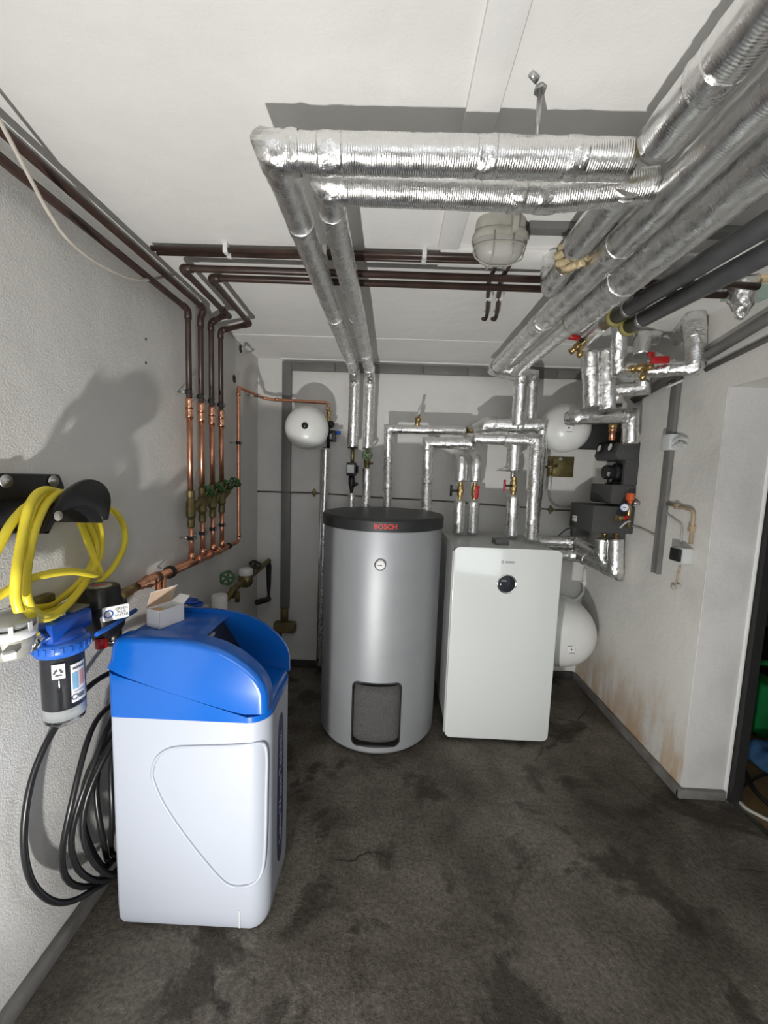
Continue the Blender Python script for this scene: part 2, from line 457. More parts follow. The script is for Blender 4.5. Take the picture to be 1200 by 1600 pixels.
struct('wall_store_back', MB().box((XD, 2.9, 0), (3.4, 3.0, CZ)), DARKROOM)
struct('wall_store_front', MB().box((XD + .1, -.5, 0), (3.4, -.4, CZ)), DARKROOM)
struct('baseboard_left', MB().box((XL, YR, 0), (XL + .028, YB, .048)), SKIRT, bevel=.006)
struct('baseboard_right', MB().box((XR - .022, YP - .02, 0), (XR, YB, .05)), SKIRT, bevel=.006)
struct('baseboard_pillar', MB().box((XR - .022, YP - .024, 0), (XD - .014, YP, .045)), SKIRT, bevel=.006)
struct('baseboard_back', MB().box((XL + .028, YB - .02, 0), (XR - .022, YB, .055)), SKIRTD, bevel=.005)
struct('trim_1', MB().box((XD - .014, YP - .012, 0), (XD, YP + .02, ZB)), TRIMW, bevel=.005)
dr = MB().box((XD + .001, YP - .035, 0), (XD + .045, YP + .05, ZB)); struct('door_1', dr, BLACKM)
struct('trim_2', MB().box((XD + .0, .62, 0), (XD + .035, YP - .036, .006)), STEEL)
# boards on the ceiling
b1 = struct('trim_3', MB().box((.128, -.9, CZ - .016), (.198, 1.40, CZ)), TRIMW, bevel=.002)
struct('trim_4', MB().box((.14, 1.405, CZ - .012), (1.42, 1.52, CZ)), TRIMW, bevel=.002)
struct('trim_5', MB().box((.533, -.6, CZ - .006), (.539, .86, CZ)), GREYP)  # thin grey strip for the dark gap line
struct('trim_6', MB().box((XL, 2.33, CZ - .004), (XR, YB, CZ)), TRIMW)
struct('trim_7', MB().box((-.80, YB - .03, CZ - .012), (XR, YB, CZ)), TRIMW, bevel=.003)

# ------------------------------------------------------------------ hot water tank
def make_tank():
    cx, cy, r = -.038, 2.225, .337
    zt = 1.205
    t = thing('water_tank', 'tall silver cylindrical hot water tank with a black lid', 'water tank', (cx, cy, 0))
    m = MB(); m.lathe([(0, .012), (r - .012, .012), (r, .028), (r, zt), (0, zt)], (cx, cy, 0), (0, 0, 1), 96)
    body = m.build('jacket', TANK, t, auto=30)
    # inspection opening cut through the jacket
    x0, x1, z0, z1 = -.165, .095, .052, .408
    cu = MB().prism(rrect(x0, z0, x1, z1, .035), XZ, cy - r - .1, cy - r + .075).build('cut', TANK)
    mo = body.modifiers.new('b', 'BOOLEAN'); mo.operation = 'DIFFERENCE'; mo.object = cu; mo.solver = 'EXACT'
    dg = bpy.context.evaluated_depsgraph_get(); me = bpy.data.meshes.new_from_object(body.evaluated_get(dg))
    body.modifiers.clear(); body.data = me; bpy.data.objects.remove(cu)
    me.materials.clear(); me.materials.append(TANK)
    for p in me.polygons: p.material_index = 0
    def cyl_pt(x, z, off): return V((x, cy - math.sqrt(max((r + off) ** 2 - (x - cx) ** 2, 0)), z))
    def patch(outl, o0, o1): return MB().prism(outl, lambda a, b, d: cyl_pt(a, b, d), o0, o1)
    # black edging and foam pad
    ol = rrect(x0, z0, x1, z1, .035); il = rrect(x0 + .007, z0 + .007, x1 - .007, z1 - .007, .03)
    m = MB(); n = len(ol)
    vs = [cyl_pt(a, b, .002) for a, b in ol] + [cyl_pt(a, b, .002) for a, b in il] + [cyl_pt(a, b, -.05) for a, b in il]
    m.add(vs, [(i, (i + 1) % n, n + (i + 1) % n, n + i) for i in range(n)] + [(n + i, n + (i + 1) % n, 2 * n + (i + 1) % n, 2 * n + i) for i in range(n)])
    m.build('opening_edge', BLACKM, t)
    g = MB(); nx, nz = 16, 20
    def fp(i, j):
        x = x0 + .004 + (x1 - x0 - .008) * i / nx; z = z0 + .004 + (z1 - z0 - .045) * j / nz
        e = min(i, nx - i) / nx * 2; e2 = min(j, nz - j) / nz * 2
        off = -.018 - .012 * (1 - min(1, e * 3)) ** 2 - .02 * (1 - min(1, e2 * 4)) ** 2
        return cyl_pt(x, z, off)
    g.add([fp(i, j) for j in range(nz + 1) for i in range(nx + 1)], [(j * (nx + 1) + i, j * (nx + 1) + i + 1, (j + 1) * (nx + 1) + i + 1, (j + 1) * (nx + 1) + i) for j in range(nz) for i in range(nx)], None, True)
    g.build('foam_pad', FOAM, t)
    m = MB(); m.lathe([(r - .004, zt - .014), (r + .008, zt - .014), (r + .009, zt + .038), (r + .002, zt + .05), (r - .02, zt + .054), (0, zt + .062)], (cx, cy, 0), (0, 0, 1), 96)
    lid = m.build('lid', LID, t, auto=25)
    rl = r + .0095
    def bend(p):
        a = (p.x + .018) / rl; return V((cx + rl * math.sin(a) , cy - (rl + p.z) * math.cos(a), zt + .014 + p.y))
    text('lettering', 'BOSCH', .034, None, REDTXT, lid, .0006, bend, 1.05, .0008)
    # thermometer
    tp = cyl_pt(-.04, 1.028, 0)
    th = MB().lathe([(0, .014), (.022, .014), (.0285, .011), (.030, 0), (.030, -.01)], tp, (0, -1, .0), 32).build('thermometer', CHROME, t)
    MB().lathe([(0, .0152), (.023, .0152)], tp, (0, -1, 0), 28).build('dial', PAPER, th)
    m = MB(); q = tp + V((0, -.0162, 0))
    m.add([q + V((-.015, 0, .001)), q + V((-.015, 0, -.001)), q + V((.010, 0, -.0025)), q + V((.010, 0, .0025))], [(0, 1, 2, 3)])
    for i in range(9):
        a = math.radians(-30 + i * 30); u = V((math.cos(a), 0, math.sin(a))); w_ = V((-u.z, 0, u.x)) * .0007
        m.add([q + u * .017 + w_, q + u * .017 - w_, q + u * .021 - w_, q + u * .021 + w_], [(0, 1, 2, 3)])
    m.build('pointer', LABELB, th)
make_tank()

# ------------------------------------------------------------------ indoor unit of the heat pump
def make_unit():
    x0, x1, yf, yb, zt = .350, .925, 2.045, 2.66, 1.105
    t = thing('heating_unit', 'white floor-standing heating unit with a glass front and round display', 'heating unit', ((x0 + x1) / 2, (yf + yb) / 2, 0))
    MB().box((x0 + .012, yf + .026, .03), (x1 - .012, yb, zt - .012)).build('case', CASEG, t, bevel=.006)
    for fx in (x0 + .06, x1 - .06):
        for fy in (yf + .1, yb - .06): MB().cyl((fx, fy, 0), (fx, fy, .032), .02, 14).build('foot', BLACKM, t)
    MB().prism(rrect(x0 + .006, .024, x1 - .006, zt - .004, .03), XZ, yf + .010, yf + .028).build('front_backing', CASEG, t)
    fr = MB().prism(rrect(x0, .02, x1, zt, .034, 8), XZ, yf, yf + .012).build('glass_front', GLASSW, t, bevel=.002)
    c = V((.640, yf, .911))
    rg = MB().lathe([(.044, -.001), (.048, .004), (.052, .003), (.0535, -.001)], c, (0, -1, 0), 40).build('display_ring', CHROME, fr)
    MB().lathe([(0, .0018), (.044, .0018), (.0455, 0)], c, (0, -1, 0), 40).build('display', DISP, fr)
    lx = .556 + .075
    text('lettering', 'BOSCH', .0145, Matrix.Translation((.652, yf - .0004, 1.031)) @ FACE, GREYTXT, fr, .0003, None, 1.05, .0004)
    m = MB(); q = V((.611, yf - .0006, 1.031))
    def ring(R, w_, a0=0, a1=360, n=28):
        vs = []; 
        for i in range(n + 1):
            a = math.radians(a0 + (a1 - a0) * i / n); u = V((math.cos(a), 0, math.sin(a))); vs += [q + u * R, q + u * (R - w_)]
        m.add(vs, [(2 * i, 2 * i + 1, 2 * i + 3, 2 * i + 2) for i in range(n)])
    ring(.0085, .0012); ring(.0062, .0012, 50, 130); ring(.0062, .0012, 230, 310)
    m.add([q + V((x, 0, z)) for x, z in ((-.0038, -.004), (-.0024, -.004), (-.0024, .004), (-.0038, .004))], [(0, 1, 2, 3)])
    m.add([q + V((x, 0, z)) for x, z in ((.0024, -.004), (.0038, -.004), (.0038, .004), (.0024, .004))], [(0, 1, 2, 3)])
    m.add([q + V((x, 0, z)) for x, z in ((-.0024, -.0007), (.0024, -.0007), (.0024, .0007), (-.0024, .0007))], [(0, 1, 2, 3)])
    m.build('emblem', GREYTXT, fr)
    MB().box((.612, 2.21, zt - .012), (.692, 2.30, zt + .018)).build('sensor_box', GREYT, t, bevel=.003)
    MB().box((x0 - .004, yf + .03, .03), (x0 + .012, yf + .045, zt - .03)).build('side_trim', CASEG, t)
make_unit()

# ------------------------------------------------------------------ water softener
SX0, SX1, SY0, SY1 = -.822, -.343, 1.08, 1.365
def make_softener():
    t = thing('water_softener', 'white water softener cabinet with a bright blue hood by the left wall', 'water softener', ((SX0 + SX1) / 2, (SY0 + SY1) / 2, 0))
    rc, rb = .062, .016
    def section(inset, dz=0):
        out = []
        for cx, cy, rr, a0 in ((SX1 - rc, SY0 + rc, rc, -90), (SX1 - rc, SY1 - rc, rc, 0), (SX0 + rb, SY1 - rb, rb, 90), (SX0 + rb, SY0 + rb, rb, 180)):
            for i in range(11):
                a = math.radians(a0 + 9 * i); out.append((cx + (rr - inset) * math.cos(a), cy + (rr - inset) * math.sin(a)))
        return out
    n = 44
    def loft(levels, mat, name, parent, capb=True, capt=True):
        vs = []; fs = []
        for z, ins in levels:
            for (x, y) in section(ins): vs.append(V((x, y, z(x) if callable(z) else z)))
        for k in range(len(levels) - 1):
            for i in range(n): fs.append((k * n + i, k * n + (i + 1) % n, (k + 1) * n + (i + 1) % n, (k + 1) * n + i))
        m = MB().add(vs, fs, None, True)
        if capb: m.add(vs[:n], [tuple(reversed(range(n)))])
        if capt: m.add(vs[-n:], [tuple(range(n))])
        return m.build(name, mat, parent, auto=35)
    body = loft([(.012, .03), (.018, .012), (.04, .003), (.08, .001), (.40, 0), (.725, 0)], SOFTW, 'cabinet', t)
    # kick recess at the front foot
    MB().box((-.43, SY0 - .001, .034), (-.426, SY0 + .01, .095)).build('foot_notch', CASEG, body)
    # raised outline on the near side
    def surf(px, py):
        p = at(px, py, y=SY0)
        for _ in range(6):
            dx = p.x - (SX1 - rc); y = SY0
            if dx > 0: y = SY0 + rc - math.sqrt(max(rc * rc - min(dx, rc * .93) ** 2, 0))
            p = at(px, py, y=y)
        return p
    px = [(238, 1206), (246, 1183), (268, 1169), (305, 1166), (350, 1165), (385, 1163), (405, 1160), (414, 1164), (417, 1185), (416, 1240), (415, 1300), (412, 1350), (403, 1374), (386, 1384), (366, 1385), (348, 1376), (320, 1345), (285, 1300), (256, 1256), (242, 1225)]
    ridge = spline([surf(*q) for q in px], 5, True)
    MB().tube(ridge, .0052, 8, closed=True).build('raised_outline', SOFTW, body)
    # blue base band, its upper edge falls towards the front
    def seam(x):
        s = max(0, (x - SX0) / (SX1 - SX0)); return .872 - .128 * min(1, s * 1.18) ** .8 + .012 * max(0, s - .8) * 5 * .4
    loft([(.724, -.001), (lambda x: seam(x) - .004, -.001)], BLUE, 'hood_base', t)
    # two wings of the hood with the curved outline, near and far
    top = [(-.345, .800), (-.352, .835), (-.375, .872), (-.41, .905), (-.46, .938), (-.52, .960), (-.60, .972), (-.70, .975), (-.775, .973), (-.803, .962), (-.815, .935), (-.819, .905)]
    top = [(p.x, p.y) for p in spline([V((a, b, 0)) for a, b in top], 3)]
    low = [(SX0 + (SX1 - SX0) * i / 14, 0) for i in range(15)]
    low = [(x, seam(x) + .006) for x, _ in low]
    outline = low + [(x, z) for x, z in top]
    def wing(y0, y1, name):
        near = y0 < 1.2; m = MB(); vs = []; N_ = len(outline)
        cxm, czm = -.58, .86
        prof = [(0, 0), (.35, .0), (.7, .06), (.9, .2), (1, .45)]  # outer edge rounding
        levels = [(y1, 0)] + [(y1 + (y0 - y1) * a, b) for a, b in prof[1:]] if False else None
        R_ = .022; rows = []
        for k in range(7):
            a = math.pi / 2 * k / 6
            rows.append((R_ * (1 - math.sin(a)), R_ * (1 - math.cos(a))))      # (depth from outer face, inset)
        seq = [(y0 + d if near else y1 - d, ins) for d, ins in reversed(rows)]
        seq = [(y1 if near else y0, 0)] + [s for s in reversed(seq)][::1]
        for y, ins in seq:
            for i, (x, z) in enumerate(outline):
                if i < len(low):
                    xx = min(x, SX1 - .001 - ins); 
                    vs.append(V((xx, y, seam(xx) + .006)))
                else:
                    a, b = outline[i - 1], outline[(i + 1) % N_]; tx, tz = b[0] - a[0], b[1] - a[1]; l = math.hypot(tx, tz) or 1
                    vs.append(V((x - tz / l * ins, y, z + tx / l * ins)))
        K = len(seq)
        fs = [(k * N_ + i, k * N_ + (i + 1) % N_, (k + 1) * N_ + (i + 1) % N_, (k + 1) * N_ + i) for k in range(K - 1) for i in range(N_)]
        fs += [tuple(range(N_)), tuple(reversed(range((K - 1) * N_, K * N_)))]
        m.add(vs, fs, None, True); return m.build(name, BLUE, t, auto=40)
    wing(SY0 - .001, SY0 + .055, 'hood_wing'); wing(SY1 - .03, SY1 + .001, 'hood_wing')
    # rear top between the wings, open control bay in front of it
    h = [(SX0 + .002, .86), (SX0 + .004, .93), (-.80, .955), (-.74, .962), (-.60, .960), (-.565, .950), (-.585, .935), (-.60, .86)]
    MB().prism(h, XZ, SY0 + .05, SY1 - .028).build('hood_top', BLUE, t, bevel=.004)
    MB().prism([(-.60, .78), (-.595, .935), (-.585, .935), (-.50, .80), (-.50, .765)], XZ, SY0 + .056, SY1 - .032).build('control_panel', BLACK, t)
    MB().prism([(-.52, .75), (-.50, .785), (-.375, .765), (-.355, .762), (-.350, .745)], XZ, SY0 + .05, SY1 - .03).build('bay_floor', BLUE, t, bevel=.003)
    MB().box((-.597, 1.18, .86), (-.575, 1.25, .93)).build('valve_head', CASEG, t, bevel=.004)
    # dark oval badge up the front
    xf = SX1 + .0012
    yc = (SY0 + SY1) / 2
    o = []
    for i in range(40):
        a = 2 * math.pi * i / 40; o.append((yc + .034 * math.copysign(abs(math.cos(a)) ** .55, math.cos(a)), .395 + .27 * math.copysign(abs(math.sin(a)) ** .8, math.sin(a))))
    bd = MB().prism(o, YZ, xf - .002, xf).build('badge', NAVY, t)
    Mx = Matrix(((0, 0, 1, xf + .0003), (0, -1, 0, yc), (1, 0, 0, .395), (0, 0, 0, 1)))
    Mx = Matrix(((0, 0, 1, xf + .0003), (0, 1, 0, yc), (1, 0, 0, .395), (0, 0, 0, 1)))
    Mx = Matrix.Translation((xf + .0003, yc, .395)) @ Matrix(((0, 0, 1, 0), (0, -1, 0, 0), (1, 0, 0, 0), (0, 0, 0, 1)))
    text('lettering', 'Lotus WasserTechnik', .045, Mx, PALE, bd, .0003)
make_softener()
# ------------------------------------------------------------------ foil-wrapped pipes under the ceiling
foil_run('insulated_pipe', 'foil-wrapped pipe crossing the ceiling nearest the camera, its leg ending above the black mixing valve',
         [(.469, .877, 2.14), (-.270, .877, 2.14), (-.266, 2.56, 2.14), (-.266, 2.622, 2.075), (-.268, 2.622, 1.645)], .036,
         tapes=(.12, .30, .62, .98, 1.6, 2.2, 2.42), ends=((2.945, BLACKM, .93),))
foil_run('insulated_pipe', 'second foil-wrapped ceiling pipe, its leg ending above the green handwheel',
         [(.562, .943, 2.14), (.34, .985, 2.14), (-.175, .972, 2.14), (-.168, 2.56, 2.14), (-.164, 2.622, 2.07), (-.168, 2.622, 1.635)], .034,
         tapes=(.23, .3, .84, 1.5, 2.0, 2.3), ends=((2.80, BLACKM, .93),))
foil_run('insulated_pipe', 'uppermost foil pipe at the top right, cut off at the crossing pipe', [(.497, -.6, 2.145), (.499, .835, 2.145)], .042, FOILS, tapes=(.5, 1.12, 1.3), crinkle=.0022, ends=((1.432, CREAM, .98),))
t = foil_run('insulated_pipe', 'short foil pipe with a torn insulation joint right of the lamp', [(.502, .93, 2.145), (.505, 1.19, 2.145)], .040, FOILS, tapes=(.04,), crinkle=.003)
for k in range(8):
    a = 2.4 + k * .75; p = V((.510 + .030 * math.cos(a), 1.215 + .006 * k, 2.143 + .030 * math.sin(a)))
    MB().tube([p + V((.012, -.02, 0)), p, p + V((-.012, .022, .004))], .0105, 9, step=.006, crinkle=.006, freq=70).build('torn_insulation', CREAM, t)
MB().tube([(.512, 1.27, 2.142), (.522, 1.40, 2.14), (.527, 1.425, 2.17), (.53, 1.43, 2.25)], .036, 24, step=.008, crinkle=.005, freq=36).build('crumpled_end', FOILC, t)
foil_run('insulated_pipe', 'foil pipe running along the ceiling that turns right and drops behind the heating unit',
         [(.598, -.6, 2.12), (.598, 2.40, 2.125), (.758, 2.42, 2.095), (.765, 2.44, 1.80)], .041, FOILS, tapes=(1.2, 1.75, 2.28, 2.31), crinkle=.0025)
foil_run('insulated_pipe', 'slim foil pipe squeezed between the two thick ceiling pipes', [(.652, -.6, 2.152), (.652, 1.62, 2.152)], .032, FOILD, tapes=(1.9,), crinkle=.002)
t = foil_run('insulated_pipe', 'thickest foil pipe beside the grey plastic pipes, dropping right of its neighbour',
         [(.695, -.6, 2.10), (.70, 1.60, 2.105)], .052, FOILD, tapes=(1.3, 1.9), crinkle=.0035, ends=((2.2, OLIVE, .97),))
MB().tube([(.70, 1.60, 2.108), (.712, 2.46, 2.118), (.85, 2.50, 2.112), (.858, 2.50, 1.80)], .040, 26, step=.014, crinkle=.002).build('foil_jacket', FOILS, t)
MB().tube([(.80, 2.49, 2.115), (.85, 2.50, 2.112), (.852, 2.50, 2.05)], .0415, 26, step=.006, crinkle=.004, freq=42).build('elbow_wrap', FOILC, t)

# ------------------------------------------------------------------ foil pipes behind the tank and above the heating unit
t = foil_run('insulated_pipe', 'foil pipe with a brass air valve rising from behind the tank and turning right',
         [(-.018, 2.60, 1.15), (-.03, 2.60, 1.772), (.478, 2.60, 1.778)], .030, tapes=(.25, .42, .57, .68), ends=((1.128, BRASSD, .95),))
MB().cyl((.48, 2.60, 1.778), (.56, 2.60, 1.782), .018, 16).build('bare_pipe', BRASS, t)
q = at(652, 665, y=2.60)
MB().cyl(q + V((0, -.0, -.02)), q + V((0, 0, .05)), .017, 14).build('air_valve', BRASS, t)
MB().lathe([(0, .075), (.008, .073), (.010, .05), (.018, .048), (.018, .03), (0, .03)], q + V((.004, -.004, 0)), (.05, 0, 1), 14).build('valve_cap', BRASS, t)
MB().cyl(q + V((.004, -.002, .06)), q + V((.014, -.004, .115)), .009, 10, .012).build('valve_key', CASEG, t)
t = foil_run('insulated_pipe', 'upper of two thick foil pipes stacked above the heating unit',
         [(.53, 2.55, 1.775), (.60, 2.49, 1.81), (.92, 2.47, 1.808)], .045, tapes=(.12, .28, .4), crinkle=.003)
MB().tube([(.92, 2.47, 1.808), (.925, 2.47, 1.808), (.93, 2.50, 1.50), (.93, 2.52, 1.12)], .04, 22, step=.014, crinkle=.002).build('rear_leg', FOILD, t)
foil_run('insulated_pipe', 'foil pipe running crumpled from the tank rightwards, dropping onto the heating unit',
         [(.232, 2.50, 1.15), (.222, 2.50, 1.682), (.50, 2.47, 1.688), (.52, 2.44, 1.715), (.872, 2.40, 1.712), (.856, 2.33, 1.106)], .036,
         tapes=(.1, .3, .66, .75, .84, 1.0, 1.2, 1.3), crinkle=.003)
def valve(parent, p, hm, side=-1, flat=False):
    """brass ball valve with a coloured T-handle"""
    p = V(p)
    b = MB().lathe([(.012, -.055), (.016, -.055), (.016, -.035), (.021, -.03), (.023, 0), (.021, .03), (.016, .035), (.016, .055), (.012, .055)], p, (0, 0, 1), 16, True).build('ball_valve', BRASS, parent)
    MB().cyl(p, p + V((0, -.03, 0)), .009, 10).build('spindle', BRASS, b)
    if flat:
        MB().cbox(p + V((.006, -.036, -.005)), (.03, .012, .085), Matrix.Rotation(.08, 3, 'Y')).build('handle', hm, b, bevel=.005)
    else:
        h = MB(); h.cyl(p + V((side * .015, -.018, 0)), p + V((side * .055, -.02, 0)), .008, 10)
        h.build('handle_stem', BLACKM, b)
        MB().cbox(p + V((side * .062, -.02, 0)), (.014, .016, .075)).build('handle', hm, b, bevel=.005)
    return b
for lab, x, y, zt, hm, fl, sd in (('left of the two valved foil pipes on the heating unit, black handle', .448, 2.52, 1.60, BLACK, False, -1),
                                  ('valved foil pipe with a flat red handle on the heating unit', .545, 2.54, 1.60, RED, True, -1)):
    t = foil_run('insulated_pipe', lab, [(x, y, 1.106), (x, y, 1.32)], .037, FOIL, tapes=(), ends=((.208, FOILS, .98),), base=(x, y, 1.106))
    MB().tube(fillet_path([(x, y, 1.445), (x, y, 1.60), (x, y + .18, 1.63)], .06), .037, 24, step=.012, crinkle=.0025).build('upper_jacket', FOILC, t)
    valve(t, (x, y, 1.385), hm, sd, fl)
t = foil_run('insulated_pipe', 'valved foil pipe with a dark red handle under the stacked pipes', [(.775, 2.46, 1.106), (.772, 2.46, 1.37)], .040, FOILS, ends=((.262, FOILS, .98),), base=(.775, 2.46, 1.106))
MB().tube([(.76, 2.46, 1.52), (.757, 2.46, 1.76)], .043, 24, step=.012, crinkle=.0015).build('upper_jacket', FOILS, t)
MB().cyl((.761, 2.46, 1.47), (.761, 2.46, 1.53), .014, 14).build('bare_pipe', STEEL, t)
valve(t, (.768, 2.455, 1.43), RED)
MB().tube([(.72, 2.44, 1.55), (.66, 2.44, 1.525), (.72, 2.46, 1.525)], .003, 8).build('wire_hook', STEEL, t)

# ------------------------------------------------------------------ mixing valve and handwheel valve below the two ceiling pipes
t = thing('mixing_valve', 'black mixing valve with a white plate between foil pipes left of the tank pipes', 'valve', (-.268, 2.622, 1.25))
MB().cyl((-.268, 2.622, 1.655), (-.268, 2.622, 1.54), .013, 14).build('pipe', BRASSD, t)
MB().box((-.302, 2.585, 1.455), (-.238, 2.65, 1.545)).build('body', BLACK, t, bevel=.008)
MB().box((-.297, 2.582, 1.475), (-.251, 2.586, 1.528)).build('name_plate', CASEG, t)
MB().cyl((-.238, 2.61, 1.50), (-.226, 2.61, 1.50), .026, 18).build('knob', BLACK, t)
MB().lathe([(.012, 1.455), (.022, 1.45), (.022, 1.40), (.013, 1.36), (.010, 1.33), (0, 1.33)], (-.268, 2.622, 0), (0, 0, 1), 16).build('strainer', BLACK, t)
MB().cyl((-.262, 2.615, 1.39), (-.228, 2.605, 1.405), .012, 12).build('cap', BLACK, t)
MB().tube([(-.268, 2.622, 1.34), (-.266, 2.622, 1.15)], .022, 18, step=.012, crinkle=.002).build('foil_jacket', FOILC, t)
t = thing('stop_valve', 'valve with a green handwheel above a short foil pipe behind the tank', 'valve', (-.168, 2.622, 1.2))
MB().cyl((-.168, 2.622, 1.64), (-.168, 2.622, 1.52), .012, 14).build('pipe', COPPER, t)
MB().lathe([(.014, 1.50), (.02, 1.505), (.018, 1.53), (.022, 1.55), (.02, 1.575), (.014, 1.58)], (-.168, 2.622, 0), (0, 0, 1), 14, True).build('body', BRASSD, t)
handwheel(t, at(574, 711, y=2.56), (0, -1, -.1), .030, GREEN, 4, .06)
MB().cyl((-.165, 2.61, 1.54), (-.128, 2.60, 1.545), .008, 10).build('drain_cock', BRASSD, t)
MB().tube([(-.167, 2.622, 1.51), (-.166, 2.622, 1.15)], .029, 20, step=.012, crinkle=.0025).build('foil_jacket', FOILC, t)

# ------------------------------------------------------------------ brown pipes at the ceiling and down the left wall
XP = -.918
RZ = [at(296, 618, x=XP).z, at(296, 640, x=XP).z]
ys = [at(296, 650, x=XP).y, at(314.5, 650, x=XP).y, at(331, 650, x=XP).y, at(345.5, 650, x=XP).y]
zs = 1.735
def brown(label, pts, r=.0125, fil=.03, sleeve=True, **k):
    t = thing('brown_pipe', label, 'pipe', pts[-1])
    MB().tube(fillet_path(pts, fil), r, 14).build('pipe_run', BROWN, t)
    P = [V(p) for p in pts]
    for a, b, c in zip(P, P[1:], P[2:]):
        d1, d2 = (a - b).normalized(), (c - b).normalized()
        MB().tube(fillet_path([b + d1 * .04, b, b + d2 * .04], fil), r * 1.22, 14).build('elbow', BROWN, t)
    return t
p3 = at(352, 489, z=2.2); p4 = at(390, 506, z=2.2); e3 = at(284, 419, z=2.2); e4 = at(329, 434, z=2.2)
brown('brown pipe low along the left wall, feeding the first riser', [(XP, -.6, 2.163), (XP, ys[0], 2.163), (XP, ys[0], zs)])
brown('brown pipe just under the ceiling along the left wall, feeding the second riser', [(XP + .018, -.6, 2.212), (XP + .018, ys[1], 2.212), (XP, ys[1] + .004, 2.17), (XP, ys[1], zs)], fil=.02)
brown('brown pipe crossing the ceiling, feeding the third riser', [(1.30, 1.50, 2.20), (e3.x, e3.y, 2.2), (p3.x, p3.y, 2.2), (p3.x, p3.y + .012, 2.2), (XP, ys[2], 2.19), (XP, ys[2], zs)], fil=.022)
brown('brown pipe crossing the ceiling farthest back, feeding the fourth riser', [(1.30, 1.575, 2.20), (e4.x, e4.y, 2.2), (p4.x, p4.y, 2.2), (XP, ys[3], 2.19), (XP, ys[3], zs)], fil=.022)
for i, (dy, zz, r, lab) in enumerate(((0, 2.236, .009, 'front of two thin brown ceiling pipes that bend back by the lamp'), (.03, 2.238, .008, 'rear of two thin brown ceiling pipes that bend back by the lamp'))):
    y0 = at(400, 392, z=zz).y + dy
    a = at(786 - 19 * i, 430, z=zz); b = at(776 - 15 * i, 492, z=zz - .02); c = b + V((-.02, -.008, -.02))
    t = thing('thin_brown_pipe', lab, 'pipe', (-.85, y0, zz))
    MB().tube(fillet_path([(-.87, y0, zz), (a.x, y0, zz), (a.x + .004, a.y + .05, zz), b, b + V((-.004, .012, -.018)), c], .045), r, 12).build('pipe_run', BROWN, t)
    for px in (360, 509, 663):
        x = at(px, 400, z=zz).x
        MB().box((x - .008, y0 - r - .002, zz - r - .003), (x + .008, y0 + r + .002, CZ)).build('pipe_clip', WHITE, t, bevel=.002)
    p = a.lerp(b, .55)
    MB().cbox((p.x, p.y, zz - .002), (.026, .03, .03)).build('pipe_clip', WHITE, t, bevel=.003)

# ------------------------------------------------------------------ copper manifold with four risers
MZ = 1.035
mt = thing('copper_manifold', 'copper manifold pipe along the left wall carrying four risers', 'manifold', (XP, 1.8, MZ))
yA, yE = at(243, 903, x=XP).y, at(373, 850, x=XP).y
MB().tube([(XP, yA, MZ), (XP, ys[3] + .05, MZ)], .019, 18).build('header', COPPER, mt)
zT = at(373, 605, x=XP).z
pr = [(XP, ys[3] + .04, MZ), (XP, yE, MZ), (XP, yE, zT), (XP + .01, YB - .09, zT + .015), (XP + .07, YB - .085, zT + .005), (-.455, YB - .085, zT - .005), (-.448, YB - .085, 1.87)]
MB().tube(fillet_path(pr, .022), .0105, 14).build('return_pipe', COPPER, mt)
for p, d in ((pr[1], (0, 0, 1)), (pr[2], (0, 0, 1)), (pr[4], (1, 0, 0)), (pr[5], (0, 0, 1))):
    p = V(p); MB().cyl(p - V(d) * .03 if d[2] == 1 and p.z > 1.2 else p + V(d) * .03, p - V(d) * .05 if d[2] == 1 and p.z > 1.2 else p + V(d) * .05, .0135, 14).build('solder_fitting', COPPERB, mt)
for y, nm in ((yA + .10, 0), (ys[3] + .085, 1)):
    c = MB().lathe([(.019 if nm == 0 else .012, -.010), (.026 if nm == 0 else .017, -.010), (.026 if nm == 0 else .017, .010), (.019 if nm == 0 else .012, .010)], (XP, y, MZ), (0, 1, 0), 20, True).build('pipe_clip', BLACKM, mt)
    MB().cyl((XP - .02, y, MZ + .005), (XL, y, MZ + .02), .004, 8).build('clip_rod', STEEL, c)
clip(mt, (XP + .006, 2.60, zT + .008), (XL, 2.60, zT + .008), .012)
clip(mt, (XP, yE, at(373, 692, x=XP).z), (XL, yE - .0, at(373, 692, x=XP).z), .012)
for k in range(3):
    p = (ys[k] + ys[k + 1]) / 2
    MB().cyl((XP, p - .014, MZ), (XP, p + .014, MZ), .0225, 18).build('solder_fitting', COPPERB, mt)
# reducer towards the filter, twin branch going down behind the softener
MB().tube([(XP, yA + .015, MZ), (XP, yA - .04, MZ)], .025, 18, rf=lambda t: 1.0 if t < .5 else .9).build('tee_fitting', COPPERB, mt)
MB().lathe([(.024, 0), (.026, -.012), (.020, -.02), (.022, -.03), (.017, -.04), (.019, -.055), (.014, -.06), (.015, -.08)], (XP, yA - .035, MZ), (0, 1, 0), 18).build('reducer', COPPERB, mt)
MB().cyl((XP, yA - .115, MZ), (XP, yA - .19, MZ), .015, 6).build('union_nut', BRASS, mt)
for dy in (-.004, .03):
    MB().cyl((XP + .012, yA + dy, MZ), (XP + .012, yA + dy, .62), .011, 12).build('branch_pipe', COPPER, mt)
    MB().cyl((XP + .012, yA + dy, MZ - .06), (XP + .012, yA + dy, MZ - .085), .0138, 12).build('solder_fitting', COPPERB, mt)
ordn = ['nearest the camera', 'second from the camera', 'third from the camera', 'farthest from the camera']
zv = at(303, 795, x=XP).z
